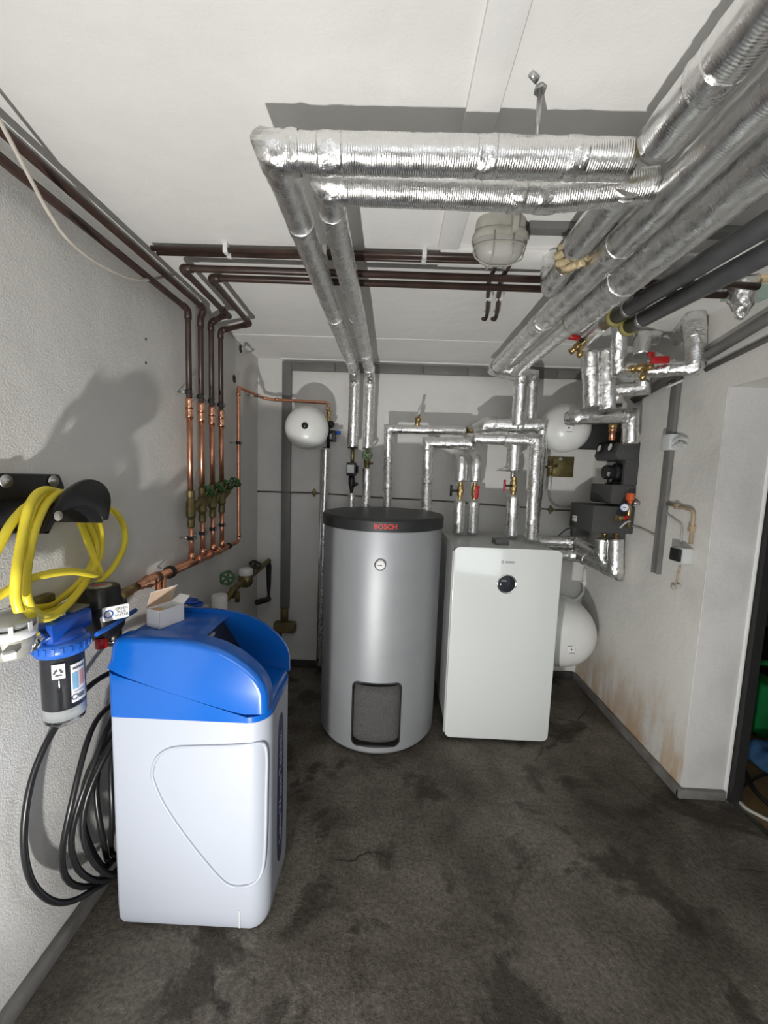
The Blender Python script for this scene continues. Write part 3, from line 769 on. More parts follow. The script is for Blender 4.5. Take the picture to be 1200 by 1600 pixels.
for i, y in enumerate(ys):
    t = thing('copper_riser', 'copper riser with a slanted brass stop valve, %s of the four' % ordn[i], 'pipe', (XP, y, MZ), 'copper risers on the left wall')
    z1 = zs - .004; vz = zv + .012 * i
    MB().cyl((XP, y, z1), (XP, y, vz + .07), .0125, 16).build('riser_pipe', COPPER, t)
    for k, (za, zb) in enumerate(((zs + .035, zs + .012), (zs - .005, zs - .028))):
        MB().lathe([(.0125, za + .012), (.0168, za + .012), (.0168, za), (.0155, (za + zb) / 2), (.0168, zb), (.0168, zb - .012), (.0125, zb - .012)], (XP, y, 0), (0, 0, 1), 16).build('press_coupling', COPPERB, t)
    MB().cyl((XP, y, vz - .07), (XP, y, MZ + .012), .0115, 16).build('lower_pipe', COPPER, t)
    MB().cyl((XP, y, MZ + .01), (XP, y, MZ + .045), .0155, 16).build('tee_branch', COPPERB, t)
    vb = MB().lathe([(.013, .085), (.017, .085), (.017, .055), (.014, .05), (.02, .035), (.021, -.03), (.014, -.045), (.017, -.05), (.017, -.08), (.012, -.085)], (XP, y, vz), (0, 0, 1), 12, True).build('valve_body', BRASSD, t)
    d = V((.18, .78, .60)).normalized()
    MB().lathe([(.017, 0), (.017, .065), (.012, .07), (.012, .10), (.006, .103), (.006, .13)], V((XP, y, vz - .01)), d, 12).build('bonnet', BRASSD, vb)
    handwheel(t, V((XP, y, vz - .01)) + d * .15, d, .030, GREEN, 5, .03)
    cz = at(296 + 16.5 * i, 618 + 5.5 * i, x=XP).z
    clip(t, (XP, y, zs + .075), (XL, y, zs + .075), .0135)
    clip(t, (XP, y, MZ + .115 + .006 * i), (XL, y, MZ + .115 + .006 * i), .0125)

# ------------------------------------------------------------------ expansion vessels
def vessel(label, c, r, depth, d, cap=None, group=None, sticker=False):
    c = V(c); d = V(d).normalized()
    t = thing('expansion_vessel', label, 'expansion vessel', c - V((0, 0, r)), group)
    pr = [(0, depth * .5)]
    for i in range(1, 13):
        a = math.pi / 2 * i / 12; pr.append((r * math.sin(a) ** .86, depth * .5 * math.cos(a) ** .9 + 0))
    pr += [(r, -.012)]
    for i in range(1, 13):
        a = math.pi / 2 * i / 12; pr.append((r * math.cos(a) ** .86 if i < 12 else 0, -.012 - depth * .5 * math.sin(a) ** .9 if i else -.012))
    MB().lathe(pr, c, d, 48).build('shell', VESW, t)
    MB().lathe([(r * .995, .004), (r * 1.012, .002), (r * 1.012, -.014), (r * .995, -.016)], c, d, 48).build('clamped_seam', VESW, t)
    p = c + d * depth * .5
    if cap:
        MB().lathe([(0, .02), (.014, .019), (.019, .012), (.02, -.004)], p, d, 20).build('valve_cap', BLACK, t)
        n = 22; u, w_ = ortho(d); m = MB()
        for i in range(n):
            if i % 4 == 3: continue
            a0, a1 = 2 * math.pi * i / n, 2 * math.pi * (i + .6) / n
            q = [c + d * (depth * .5 * (1 - .06) - .0012) + (u * math.cos(a) + w_ * math.sin(a)) * rr for a, rr in ((a0, .031), (a1, .031), (a1, .034), (a0, .034))]
            m.add(q, [(0, 1, 2, 3)])
    return t
ves = vessel('small white expansion vessel with a black centre cap on the back wall', (-.545, 2.47, 1.747), .134, .20, (.10, -1, .02), True)
t = thing('wall_bracket_valve', 'black valve with a blue knob beside the small expansion vessel', 'valve', (-.448, 2.70, 1.64))
MB().lathe([(.0105, 0), (.016, -.004), (.016, -.03), (.013, -.034), (.013, -.05), (.017, -.054), (.017, -.08), (.012, -.085)], (-.448, YB - .085, 1.90), (0, 0, 1), 14).build('brass_union', BRASS, t)
MB().cyl((-.448, YB - .085, 1.82), (-.448, YB - .085, 1.64), .012, 12).build('tube', BLACK, t)
MB().lathe([(0, .022), (.022, .02), (.026, 0), (.022, -.02)], (-.43, YB - .11, 1.80), (.5, -1, 0), 18).build('round_cap', BLACK, t)
MB().box((-.437, YB - .125, 1.685), (-.395, YB - .06, 1.76)).build('body', BLACK, t, bevel=.005)
MB().box((-.432, YB - .127, 1.70), (-.418, YB - .125, 1.735)).build('plate', CASEG, t)
MB().cyl((-.395, YB - .095, 1.748), (-.362, YB - .095, 1.748), .012, 12).build('knob', BLUED, t)
t = foil_run('insulated_pipe', 'slim foil pipe running straight down the back wall under the small vessel',
             [(-.462, YB - .10, 1.64), (-.470, YB - .10, .06)], .021, FOILS, tapes=(1.30,), crinkle=.0012, ends=((.003, BLACK, .95),))
MB().cyl((-.495, YB - .055, 1.63), (-.50, YB - .055, .05), .009, 12).build('side_tube', STEEL, t)
v2 = vessel('white expansion vessel behind the foil pipes in the upper right corner', (1.09, 2.53, 1.805), .152, .30, (-.25, -1, -.1))
v3 = vessel('large white expansion vessel low down right of the heating unit', (1.16, 2.545, .47), .228, .44, (-.05, -1, .05))
def sticker(parent, c, d, s):
    c, d = V(c), V(d).normalized(); u = V((0, 0, 1)).cross(d).normalized(); w_ = d.cross(u)
    def sq(m, a0, b0, a1, b1, o): m.add([c + u * a + w_ * b + d * o for a, b in ((a0, b0), (a1, b0), (a1, b1), (a0, b1))], [(0, 1, 2, 3)])
    m = MB(); m.prism([(-s, -s), (s, -s), (s, s), (-s, s)], lambda a, b, q: c + u * a + w_ * b + d * q, 0, .001); o = m.build('sticker', PAPER, parent)
    m = MB(); sq(m, -s, s * .82, s * .3, s * .95, .0016); sq(m, -s * .5, -s * .95, s * .8, -s * .82, .0016); sq(m, s * .8, -s * .5, s * .92, s * .6, .0016)
    m.prism([(s * .22 * math.cos(a), s * .22 * math.sin(a)) for a in [k * math.pi / 5 for k in range(10)]], lambda a, b, q: c + u * a + w_ * b + d * q, .001, .0018)
    m.build('print', LABELB, o)
dd = V((-.25, -1, -.1)).normalized(); sticker(v2, V((1.09, 2.53, 1.805)) + dd * .151, dd, .026)
dd = V((-.05, -1, .05)).normalized(); sticker(v3, at(893, 1015, y=2.322), dd, .024)
for z in (.36, .58): MB().box((1.06, 2.72, z - .015), (1.26, YB, z + .015)).build('wall_strap', STEEL, v3, bevel=.003)
MB().tube(spline([at(884, 970, y=2.4), at(878, 955, y=2.5), at(870, 946, y=2.6)], 5), .008, 8).build('valve_tube', BLACK, v3)
# ------------------------------------------------------------------ bulkhead lamp and ceiling bits
def make_lamp():
    c = V((.305, 1.275, 0)); zc = CZ
    t = thing('bulkhead_lamp', 'old oval bulkhead lamp with ribbed glass and wire guard on the ceiling', 'lamp', (c.x, c.y, zc))
    a_, b_ = .080, .052
    def oval(f, z, k=2.6): 
        return [V((c.x + (a_ * f) * math.copysign(abs(math.cos(q)) ** (2 / k), math.cos(q)), c.y + (b_ * f) * math.copysign(abs(math.sin(q)) ** (2 / k), math.sin(q)), z)) for q in [2 * math.pi * i / 40 for i in range(40)]]
    def loft(levels, nm, mat, cap=True):
        m = MB(); vs = sum([oval(f, z) for f, z in levels], []); K = len(levels)
        m.add(vs, [(k * 40 + i, k * 40 + (i + 1) % 40, (k + 1) * 40 + (i + 1) % 40, (k + 1) * 40 + i) for k in range(K - 1) for i in range(40)], None, True)
        if cap: m.add(vs[:40], [tuple(range(40))]); m.add(vs[-40:], [tuple(reversed(range(40)))])
        return m.build(nm, mat, t, auto=40)
    loft([(.92, zc), (.95, zc - .045)], 'housing', CASE_OLD)
    loft([(1.0, zc - .04), (1.05, zc - .045), (1.05, zc - .056), (.98, zc - .062)], 'rim', CASE_OLD)
    loft([(.95, zc - .058), (.93, zc - .075), (.86, zc - .095), (.72, zc - .11), (.5, zc - .118), (.2, zc - .121)], 'glass', LAMPG)
    loft([(.55, zc - .045), (.5, zc - .08), (.25, zc - .088)], 'bulb', WHITE)
    wz = zc - .126
    m = MB()
    for sx in (-.35, .35):
        m.tube(fillet_path([(c.x + a_ * sx, c.y - b_ * 1.04, zc - .055), (c.x + a_ * sx, c.y - b_ * .85, wz + .012), (c.x + a_ * sx, c.y - b_ * .4, wz), (c.x + a_ * sx, c.y + b_ * .4, wz), (c.x + a_ * sx, c.y + b_ * .85, wz + .012), (c.x + a_ * sx, c.y + b_ * 1.04, zc - .055)], .01), .0022, 7)
    m.tube(fillet_path([(c.x - a_ * 1.05, c.y, zc - .055), (c.x - a_ * .9, c.y, wz + .02), (c.x - a_ * .4, c.y, wz), (c.x + a_ * .4, c.y, wz), (c.x + a_ * .9, c.y, wz + .02), (c.x + a_ * 1.05, c.y, zc - .055)], .012), .0022, 7)
    m.tube(oval(.97, zc - .082) , .0022, 7, closed=True)
    m.build('wire_guard', CASE_OLD, t)
    MB().box((c.x + .02, c.y - b_ - .02, zc - .062), (c.x + .037, c.y - b_ + .004, zc)).build('bracket', CASE_OLD, t, bevel=.002)
    MB().cyl((c.x + .028, c.y - b_ - .026, zc - .02), (c.x + .028, c.y - b_ - .018, zc - .02), .005, 10).build('screw', STEEL, t)
CASE_OLD = plain('old_lamp_plastic', (.36, .35, .31), .45, 0, .15, 20)
make_lamp()
o = MB().box((.39, 1.262, CZ - .022), (1.40, 1.30, CZ)).build('ceiling_trunking', GREYT, None, bevel=.002); tag(o, 'grey cable trunking across the ceiling right of the bulkhead lamp', 'trunking')
t = thing('pipe_hanger', 'threaded rod hanger holding the nearest foil pipe to the ceiling', 'hanger', (.268, .86, CZ))
MB().cyl((.268, .86, 2.15), (.268, .86, CZ), .005, 10).build('rod', STEEL, t)
MB().cyl((.268, .86, CZ - .008), (.268, .86, CZ), .012, 6).build('nut', STEEL, t)
MB().cyl((.255, .84, CZ - .006), (.238, .83, CZ - .002), .006, 8).build('anchor', STEEL, t)
# grey plastic pipes
for lab, a, b, r in (('grey plastic pipe nearer the foil pipes at the right', (.905, .75, 2.112), (.902, 1.69, 2.158), .030), ('grey plastic pipe farther right, alongside its twin', (.972, .75, 2.075), (.965, 1.70, 2.125), .030)):
    t = thing('plastic_pipe', lab, 'pipe', b, 'grey plastic pipes')
    a, b = V(a), V(b); d = (b - a).normalized()
    MB().cyl(a, b, r, 24).build('pipe_run', GREYD, t)
    MB().lathe([(r * .55, -.006), (r * 1.25, -.006), (r * 1.32, 0), (r * 1.25, .014), (r * .55, .014)], b, d, 24).build('rubber_ring', OLIVE, t)
    MB().cyl(b, b + d * .03, r * .5, 14).build('inner_pipe', COPPER, t)
    s = b - d * .09
    MB().lathe([(r * 1.01, -.008), (r * 1.06, -.008), (r * 1.06, .008), (r * 1.01, .008)], s, d, 24).build('hanger_strap', STEEL, t)
    MB().cyl(s + V((0, 0, r)), (s.x, s.y, CZ), .004, 8).build('hanger_rod', STEEL, t)

# ------------------------------------------------------------------ pipe cluster in the upper right corner
def P(px, py, y): return at(px, py, y=y)
foil_run('insulated_pipe', 'leftmost short upright foil pipe of the upper right pipe cluster', [P(922, 548, 2.08), P(924, 636, 2.12)], .042, FOILC, crinkle=.004, tapes=(.1,))
foil_run('insulated_pipe', 'upright foil pipe touching the leftmost one in the upper right cluster', [P(948, 545, 2.08), P(949, 640, 2.1)], .040, FOILC, crinkle=.004, tapes=(.2,))
a = P(896, 652, 2.2); b = P(985, 650, 2.2)
foil_run('insulated_pipe', 'horizontal foil pipe turning down into the grey pump group', [a + V((-.01, .05, 0)), a + V((.03, 0, 0)), b, P(985, 694, 2.2)], .040, FOILS, crinkle=.003)
foil_run('insulated_pipe', 'crumpled foil pipe hanging from the grey plastic pipes', [P(968, 508, 1.93), P(966, 578, 1.98), P(1000, 580, 1.98), P(1094, 574, 1.86)], .034, FOILC, crinkle=.005, tapes=(.3, .4))
foil_run('insulated_pipe', 'stout upright foil pipe at the right wall below the ceiling', [P(1062, 527, 2.08), P(1085, 500, 1.88), P(1086, 572, 1.86)], .043, FOIL, crinkle=.004, tapes=(.28,))
foil_run('insulated_pipe', 'foil pipe elbow above the red lever, bending right', [P(1024, 528, 2.12), P(1004, 530, 2.05), P(1002, 556, 2.04)], .038, FOILS, crinkle=.004)
t = foil_run('insulated_pipe', 'low foil pipe elbow with a ribbed stub above the pump group', [P(950, 612, 2.12), P(1004, 606, 2.08), P(1005, 580, 2.06)], .036, FOILC, crinkle=.004)
MB().cyl(P(963, 612, 2.12), P(962, 632, 2.12), .034, 20).build('ribbed_stub', FOILS, t)
MB().cyl(P(962, 632, 2.12), P(962, 636, 2.12), .030, 20).build('dark_end', BLACKM, t)
foil_run('insulated_pipe', 'slim foil pipe running back under the grey plastic pipes', [P(912, 535, 2.05), P(945, 505, 1.78)], .028, FOILS, crinkle=.002)
def lever_valve(label, c, d, body=.02):
    c = V(c); d = V(d).normalized(); t = thing('lever_valve', label, 'valve', c)
    MB().lathe([(0, -.05), (.016, -.05), (.016, -.03), (.013, -.026), (.021, -.018), (.022, .018), (.013, .026), (.016, .03), (.016, .05), (0, .05)], c, d, 16).build('body', BRASS, t)
    MB().cyl(c, c + V((-.004, -.04, -.022)), .010, 12).build('spindle', BRASS, t)
    MB().lathe([(0, .03), (.014, .028), (.017, .012), (.014, 0)], c + V((-.004, -.02, -.035)), (0, -.35, -1), 14).build('drain_cap', BRASS, t)
    return t
c = P(905, 540, 2.02)
t = lever_valve('brass valve with a dark red lever at the left of the pipe cluster', c, (.6, -.6, .5))
MB().tube([c + V((0, -.03, .012)), c + V((-.03, -.045, .02))], .010, 10).build('lever_arm', BLACKM, t)
MB().tube([c + V((-.025, -.045, .02)), c + V((-.08, -.06, .022))], .014, 10).build('lever', RED, t)
c = P(1002, 575, 1.93)
t = lever_valve('brass valve with a bright red lever in the middle of the pipe cluster', c, (1, -.1, .1))
MB().tube([c + V((.0, -.03, .022)), c + V((.11, -.05, .03))], .0045, 8).build('lever_arm', STEEL, t)
MB().cbox(c + V((.055, -.045, .026)), (.085, .016, .034), Matrix.Rotation(-.05, 3, 'Y')).build('lever', RED, t, bevel=.006)
MB().cbox(c + V((.02, -.03, .055)), (.03, .015, .02)).build('lever_stop', RED, t, bevel=.004)
# hanging torn insulation near the right wall
t = thing('torn_foil_wrap', 'torn foil and foam wrap hanging below the ceiling at the right wall', 'pipe wrap', P(1160, 480, 1.55))
MB().tube([P(1085, 440, 1.6), P(1120, 437, 1.58), P(1150, 438, 1.56), P(1175, 450, 1.55)], .034, 16, step=.008, crinkle=.012, freq=30).build('foil_flap', FOILC, t)
MB().tube([P(1158, 440, 1.55), P(1160, 470, 1.55), P(1158, 500, 1.56)], .045, 16, step=.008, crinkle=.012, freq=30, rf=lambda s: 1.1 - .9 * s * s).build('foil_flap', FOILC, t)
MB().tube([P(1090, 432, 1.62), P(1125, 428, 1.6), P(1200, 432, 1.52), P(1230, 436, 1.5)], .024, 12, step=.01, crinkle=.008, freq=30).build('foam', CREAM, t)
o = MB().box((P(1140, 400, 1.62).x, 1.60, 2.205), (XR, 1.64, CZ)).build('mint_board', MINT, None); tag(o, 'pale green board fixed under the ceiling at the right wall', 'board')

# ------------------------------------------------------------------ pump group on the right wall
def make_pump():
    y0, y1 = 2.29, 2.53
    t = thing('pump_group', 'dark grey insulated pump group with two dials on the right wall', 'pump', (XR, 2.4, 1.2))
    z1 = P(965, 690, y0).z; z0 = P(965, 788, y0).z
    xf = P(964, 700, y0).x
    zw1 = P(962, 718, y0).z; zw0 = P(960, 757, y0).z
    dpt = .055
    # shell in pieces round the pump window
    MB().prism([(xf + .02, z1), (XR, z1), (XR, zw1), (xf + dpt, zw1), (xf + .012, zw1), (xf - .006, zw1 + .03)], XZ, y0, y1).build('shell_top', EPP, t, bevel=.006)
    MB().prism([(xf + .0, z0), (XR, z0), (XR, zw0), (xf - .008, zw0), (xf - .008, z0 + .01)], XZ, y0, y1).build('shell_bottom', EPP, t, bevel=.006)
    MB().box((xf + .08, y0 + .021, zw0), (XR, y1, zw1)).build('shell_back', EPP, t)
    MB().prism([(xf + .055, zw0), (XR, zw0), (XR, zw1), (xf + .055, zw1)], XZ, y0, y0 + .02).build('shell_side', EPP, t)
    MB().box((xf + .07, y0 + .14, zw0 + .005), (xf + .085, y1 - .02, zw1 - .005)).build('info_plate', CASEG, t)
    yc = y0 + .09; zc = (zw0 + zw1) / 2
    pm = MB().lathe([(0, .075), (.038, .072), (.045, .06), (.045, .02), (.055, .01), (.055, -.02)], (xf + .06, yc, zc), (-1, 0, 0), 10, True).build('pump_head', BLACK, t)
    MB().cyl((xf + .03, yc, zc - .09), (xf + .03, yc, zc), .02, 10).build('pump_cable', BLACK, pm)
    for y in (y0 + .055, y0 + .175):
        g = MB().lathe([(.026, 0), (.028, .008), (.025, .012), (.022, .010)], (xf - .002, y, (z1 + zw1) / 2 + .022), (-1, 0, .18), 24).build('dial_bezel', BLACK, t)
        MB().lathe([(0, .007), (.023, .007)], (xf - .002, y, (z1 + zw1) / 2 + .022), (-1, 0, .18), 24).build('dial', PAPER, g)
    # lower distributor block
    xm = P(928, 790, y0 - .01).x; zm1 = P(928, 790, y0).z; zm0 = P(925, 832, y0).z
    MB().box((xm, y0 - .01, zm0), (XR, y1 + .04, zm1)).build('distributor', EPP, t, bevel=.006)
    q = V((xm - .001, y1 - .06, (zm0 + zm1) / 2 - .02))
    MB().box((q.x - .001, q.y, q.z - .018), (q.x, q.y + .06, q.z + .018)).build('name_plate', PAPER, t)
    MB().box((q.x - .0015, q.y + .008, q.z + .003), (q.x - .001, q.y + .052, q.z + .009)).build('print', PALE, t)
    # pipe between the foil elbow and the shell, dark void beside it
    c = P(957, 672, y0 + .06)
    MB().lathe([(.018, -.06), (.018, -.01), (.022, -.008), (.022, .012), (.017, .016), (.020, .02), (.020, .04), (0, .042)], (c.x, c.y, c.z), (0, 0, 1), 14).build('riser_union', COPPER, t)
    MB().lathe([(.021, .0), (.024, .004), (.024, .03), (.018, .034), (0, .034)], (c.x, c.y, c.z + .012), (0, 0, 1), 14).build('brass_nut', BRASS, t)
    MB().box((c.x - .14, y1 - .04, z1 - .03), (XR, y1 + .06, z1 + .17)).build('void_block', BLACKM, t, bevel=.01)  # black box standing in for the dark void
    # safety group in front of the block
    sx, sy = P(980, 800, y0 - .03).x, y0 - .045
    z = lambda py: P(980, py, sy).z
    s = MB().cyl((sx, sy, z(824)), (sx, sy, z(775)), .011, 12).build('safety_group', BRASS, t)
    MB().lathe([(0, .04), (.02, .038), (.023, .02), (.023, .0), (.014, -.004), (.014, -.02)], (sx, sy, z(781)), (0, 0, 1), 10, True).build('relief_cap', ORANGE, s)
    g = P(976, 793, sy - .02)
    MB().lathe([(0, .004), (.019, .004), (.022, .008), (.022, -.008), (0, -.008)], g, (-.5, -1, 0), 20).build('gauge', PAPER, s)
    MB().lathe([(.0195, .006), (.0235, .009), (.0235, -.009), (.02, -.01)], g, (-.5, -1, 0), 20).build('gauge_rim', BLUED, s)
    MB().cbox(g + V((-.003, -.0055, 0)), (.02, .001, .004)).build('gauge_pointer', LABELB, s)
    MB().cyl((sx, sy, z(808)), (sx - .05, sy - .02, z(809)), .013, 12).build('side_branch', RED, s)
    MB().cyl((sx - .045, sy - .018, z(809)), (sx - .08, sy - .03, z(810)), .015, 12, .018).build('outlet', BRASS, s)
    MB().tube(spline([(sx - .0, sy - .02, z(814)), (sx - .03, sy - .035, z(815)), (sx - .065, sy - .04, z(824))], 5), .005, 8).build('drain_lever', CASEG, s)
    MB().cyl((sx + .02, sy, z(786)), (sx + .055, sy, z(786)), .010, 10).build('outlet_stub', CHROME, s)
    for px in (945, 963):
        c = P(px, 832, y0 + (.12 if px == 945 else .06))
        MB().cyl(c + V((0, 0, .02)), c + V((0, 0, -.05)), .012, 12).build('pipe_stub', BRASS, t)
        MB().cyl(c + V((0, 0, -.0)), c + V((0, 0, -.018)), .019, 6).build('union_nut', BRASS, t)
make_pump()
foil_run('insulated_pipe', 'front foil pipe under the pump group leading left behind the heating unit', [P(962, 841, 2.31), P(961, 893, 2.31), P(905, 868, 2.60), P(845, 866, 2.72)], .043, FOIL, crinkle=.003, tapes=(.45,))
foil_run('insulated_pipe', 'rear foil pipe under the pump group leading left behind the heating unit', [P(941, 840, 2.40), P(940, 870, 2.40), P(900, 848, 2.62), P(840, 846, 2.72)], .040, FOILS, crinkle=.003)

# ------------------------------------------------------------------ right wall: trunking, conduits, boxes
WX = XR - .001
def tr_right():
    t = thing('wall_trunking', 'grey cable trunking running down the right wall', 'trunking', (WX, 2.04, 1.0))
    yc = 2.035
    MB().box((WX - .022, yc - .024, 1.36), (WX, yc + .024, 2.06)).build('cover', GREYT, t, bevel=.002)
    MB().box((WX - .016, yc - .022, 1.005), (WX, yc + .022, 1.36)).build('open_channel', GREYT, t)
    for dy in (-.022, .017): MB().box((WX - .026, yc + dy, 1.005), (WX - .016, yc + dy + .005, 1.36)).build('channel_lip', GREYT, t)
    MB().tube(spline([(WX - .02, yc + .05, 1.985), (WX - .05, yc + .02, 1.965), (WX - .055, yc - .02, 1.965), (WX - .02, yc - .055, 1.985)], 6), .006, 8).build('bent_tab', CASEG, t)
tr_right()
o = MB().tube([(WX - .02, 1.0, 2.225), (WX - .02, 1.6, 2.112), (WX - .02, 2.36, 1.965)], .028, 4).build('sloping_duct', GREYT, None); tag(o, 'grey duct sloping along the top of the right wall', 'duct')
o = MB().tube([(WX - .008, 1.0, 2.12), (WX - .008, 1.86, 2.005)], .012, 4).build('shadow_strip', GREYP, None); tag(o, 'thin grey strip standing for a shadow below the sloping duct on the right wall', 'shadow strip')  # strip modelled in place of a shadow line on the wall
t = thing('junction_box', 'small pale grey junction box with cable stubs beside the right wall trunking', 'junction box', (WX, 2.0, 1.64))
a = at(1055, 690, x=WX)
MB().box((WX - .05, a.y - .03, a.z - .045), (WX, a.y + .035, a.z + .035)).build('box', CASEG, t, bevel=.005)
for dz in (.0, -.03):
    MB().tube(spline([(WX - .03, a.y - .03, a.z + dz), (WX - .028, a.y - .07, a.z + dz + .01), (WX - .02, a.y - .10, a.z + dz)], 5), .007, 8).build('cable_stub', CASEG, t)
t = thing('conduit', 'beige conduit leading from the trunking down to the wall switch', 'conduit', at(1078, 850, x=WX))
cp = [at(1043, 787, x=WX - .012), at(1062, 792, x=WX - .012), at(1084, 797, x=WX - .012), at(1079, 850, x=WX - .012)]
MB().tube(fillet_path(cp, .03), .0085, 12).build('tube', BEIGE, t)
for q in (at(1059, 791, x=WX - .012), at(1081, 826, x=WX - .012)):
    MB().cbox(q, (.026, .022, .028)).build('saddle_clip', BEIGE, t, bevel=.003)
t = thing('wall_switch', 'white surface switch with a black rocker on the right wall', 'switch', at(1071, 866, x=WX))
a = at(1073, 867, x=WX)
MB().box((WX - .05, a.y - .042, a.z - .036), (WX, a.y + .036, a.z + .036)).build('box', CASEG, t, bevel=.004)
MB().box((WX - .062, a.y - .036, a.z - .03), (WX - .05, a.y + .03, a.z + .03)).build('rocker', BLACK, t, bevel=.004)
o = MB().tube(spline([at(1038, 800, x=WX - .004), at(1055, 812, x=WX - .004), at(1065, 822, x=WX - .004), at(1064, 850, x=WX - .004)], 6), .005, 8).build('cable', CABLEG, None); tag(o, 'painted-over cable curving behind the wall switch', 'cable')
o = MB().tube(spline([at(1063, 884, x=WX - .004), at(1059, 900, x=WX - .004), at(1056, 917, x=WX - .004)], 6), .004, 8).build('cable', BEIGE, None); tag(o, 'short pinkish cable hanging below the wall switch', 'cable')
t = thing('porcelain_insulator', 'small old porcelain cable clip low on the right wall', 'clip', at(1055, 917, x=WX))
MB().lathe([(0, .018), (.01, .017), (.014, .01), (.014, 0)], at(1055, 917, x=WX), (-1, 0, 0), 14).build('cap', CASE_OLD, t)
MB().cyl(at(1060, 916, x=WX), at(1060, 916, x=WX - .012), .010, 10).build('base', CASE_OLD, t)

# ------------------------------------------------------------------ back wall
t = thing('wall_channel', 'grey painted channel framing the back wall, upright and along the top', 'channel', (-.757, YB, .40))
MB().box((-.79, YB - .03, .46), (-.725, YB, 2.232)).build('upright', GREYT, t, bevel=.003)
for i in range(7):
    x0 = -.725 + i * .307
    MB().box((x0, YB - .028, 2.175), (x0 + .304, YB, 2.232)).build('rail_section', GREYT, t, bevel=.002)
MB().cyl((-.757, YB - .03, .46), (-.757, YB - .03, .36), .028, 16).build('pipe_end', OLDBR, t)
MB().box((-.83, YB - .07, .28), (-.67, YB, .36)).build('flange', OLDBR, t, bevel=.015)
MB().tube([(-.795, YB - .03, .30), (-.80, YB - .03, .0)], .022, 12).build('foot_pipe', BROWN, t)
cab = [(XL, YB - .006, 1.318), (-.757, YB - .036, 1.32), (-.555, YB - .006, 1.322), (-.1, YB - .006, 1.305), (.37, YB - .006, 1.297), (.9, YB - .006, 1.275), (1.18, YB - .006, 1.262), (XR - .01, YB - .02, 1.262)]
t = thing('surface_cable', 'thin dark cable running level across the back wall', 'cable', (0, YB, 1.3))
MB().tube(cab, .0055, 8).build('cable_run', plain('grimy_cable', (.12, .105, .085), .7, 0, .3, 20), t)
for x, z in ((-.555, 1.322), (1.15, 1.262)):
    MB().cbox((x, YB - .01, z), (.03, .02, .03)).build('cable_clip', BRASSD, t, bevel=.003)
    MB().cbox((x, YB - .006, z), (.012, .012, .06)).build('clip_plate', BRASSD, t)
o = MB().tube(spline([(WX - .005, 2.30, 1.225), (WX - .005, 2.2, 1.22), (WX - .005, 2.08, 1.20)], 5), .006, 8).build('cable', CABLEG, None); tag(o, 'grey painted cable between the pump group and the wall trunking', 'cable')
t = thing('tap_plate', 'brass access plate with a small tap on the back wall', 'access plate', at(875, 728, y=YB))
a, b = at(856, 713, y=YB), at(894, 746, y=YB)
MB().box((a.x, YB - .012, b.z), (b.x, YB, a.z)).build('plate', BRASSD, t, bevel=.003)
MB().box((a.x + .04, YB - .016, b.z + .02), (b.x - .015, YB - .012, a.z - .015)).build('door', BRASSD, t, bevel=.002)
q = at(876, 717, y=YB - .02); MB().lathe([(.005, .004), (.011, .004), (.011, 0), (.005, 0)], q, (0, -1, 0), 16).build('keyhole', CASEG, t)
q = at(861, 730, y=YB - .05)
MB().cyl(q + V((0, 0, .05)), q + V((0, 0, -.06)), .012, 10).build('tap_body', BRASSD, t)
MB().cyl(q + V((-.04, 0, 0)), q + V((.04, -.01, .01)), .010, 10).build('tap_handle', BRASSD, t)
MB().tube([q + V((0, 0, -.06)), q + V((-.002, 0, -.16))], .010, 10).build('spout', CASEG, t)
o = MB().tube(spline([at(858, 762, y=YB - .01), at(860, 780, y=YB - .01), at(872, 790, y=YB - .01), at(895, 792, y=YB - .01), at(915, 800, y=YB - .01)], 6), .008, 8).build('hose', CABLEG, None); tag(o, 'pale hose curving from the brass plate towards the pump group', 'hose')
t = thing('wall_socket', 'grey socket box in shade behind the pump group', 'socket', at(895, 828, y=YB))
a = at(890, 835, y=YB); MB().box((a.x, YB - .05, a.z - .005), (a.x + .12, YB, a.z + .10)).build('box', GREYT, t, bevel=.008)
MB().box((a.x + .02, YB - .056, a.z + .015), (a.x + .10, YB - .05, a.z + .08)).build('cover', GREYP, t, bevel=.003)
MB().tube(spline([(a.x, YB - .01, a.z + .05), (a.x - .04, YB - .01, a.z + .03), (a.x - .09, YB - .01, a.z - .02)], 5), .005, 8).build('cable', GREYP, t)
t = thing('white_conduit', 'white plastic conduit with a clip in the right back corner', 'conduit', (1.36, YB - .02, .8))
a = at(914, 888, y=YB - .03); b = at(912, 926, y=YB - .03); c = at(885, 938, y=YB - .03)
MB().tube(fillet_path([a, b, b + (c - b) * .35 + V((0, 0, -.035)), c + V((-.05, 0, -.01))], .05), .012, 10).build('tube', WHITE, t)
MB().cbox(at(915, 910, y=YB - .03), (.05, .03, .018)).build('clip', WHITE, t, bevel=.003)

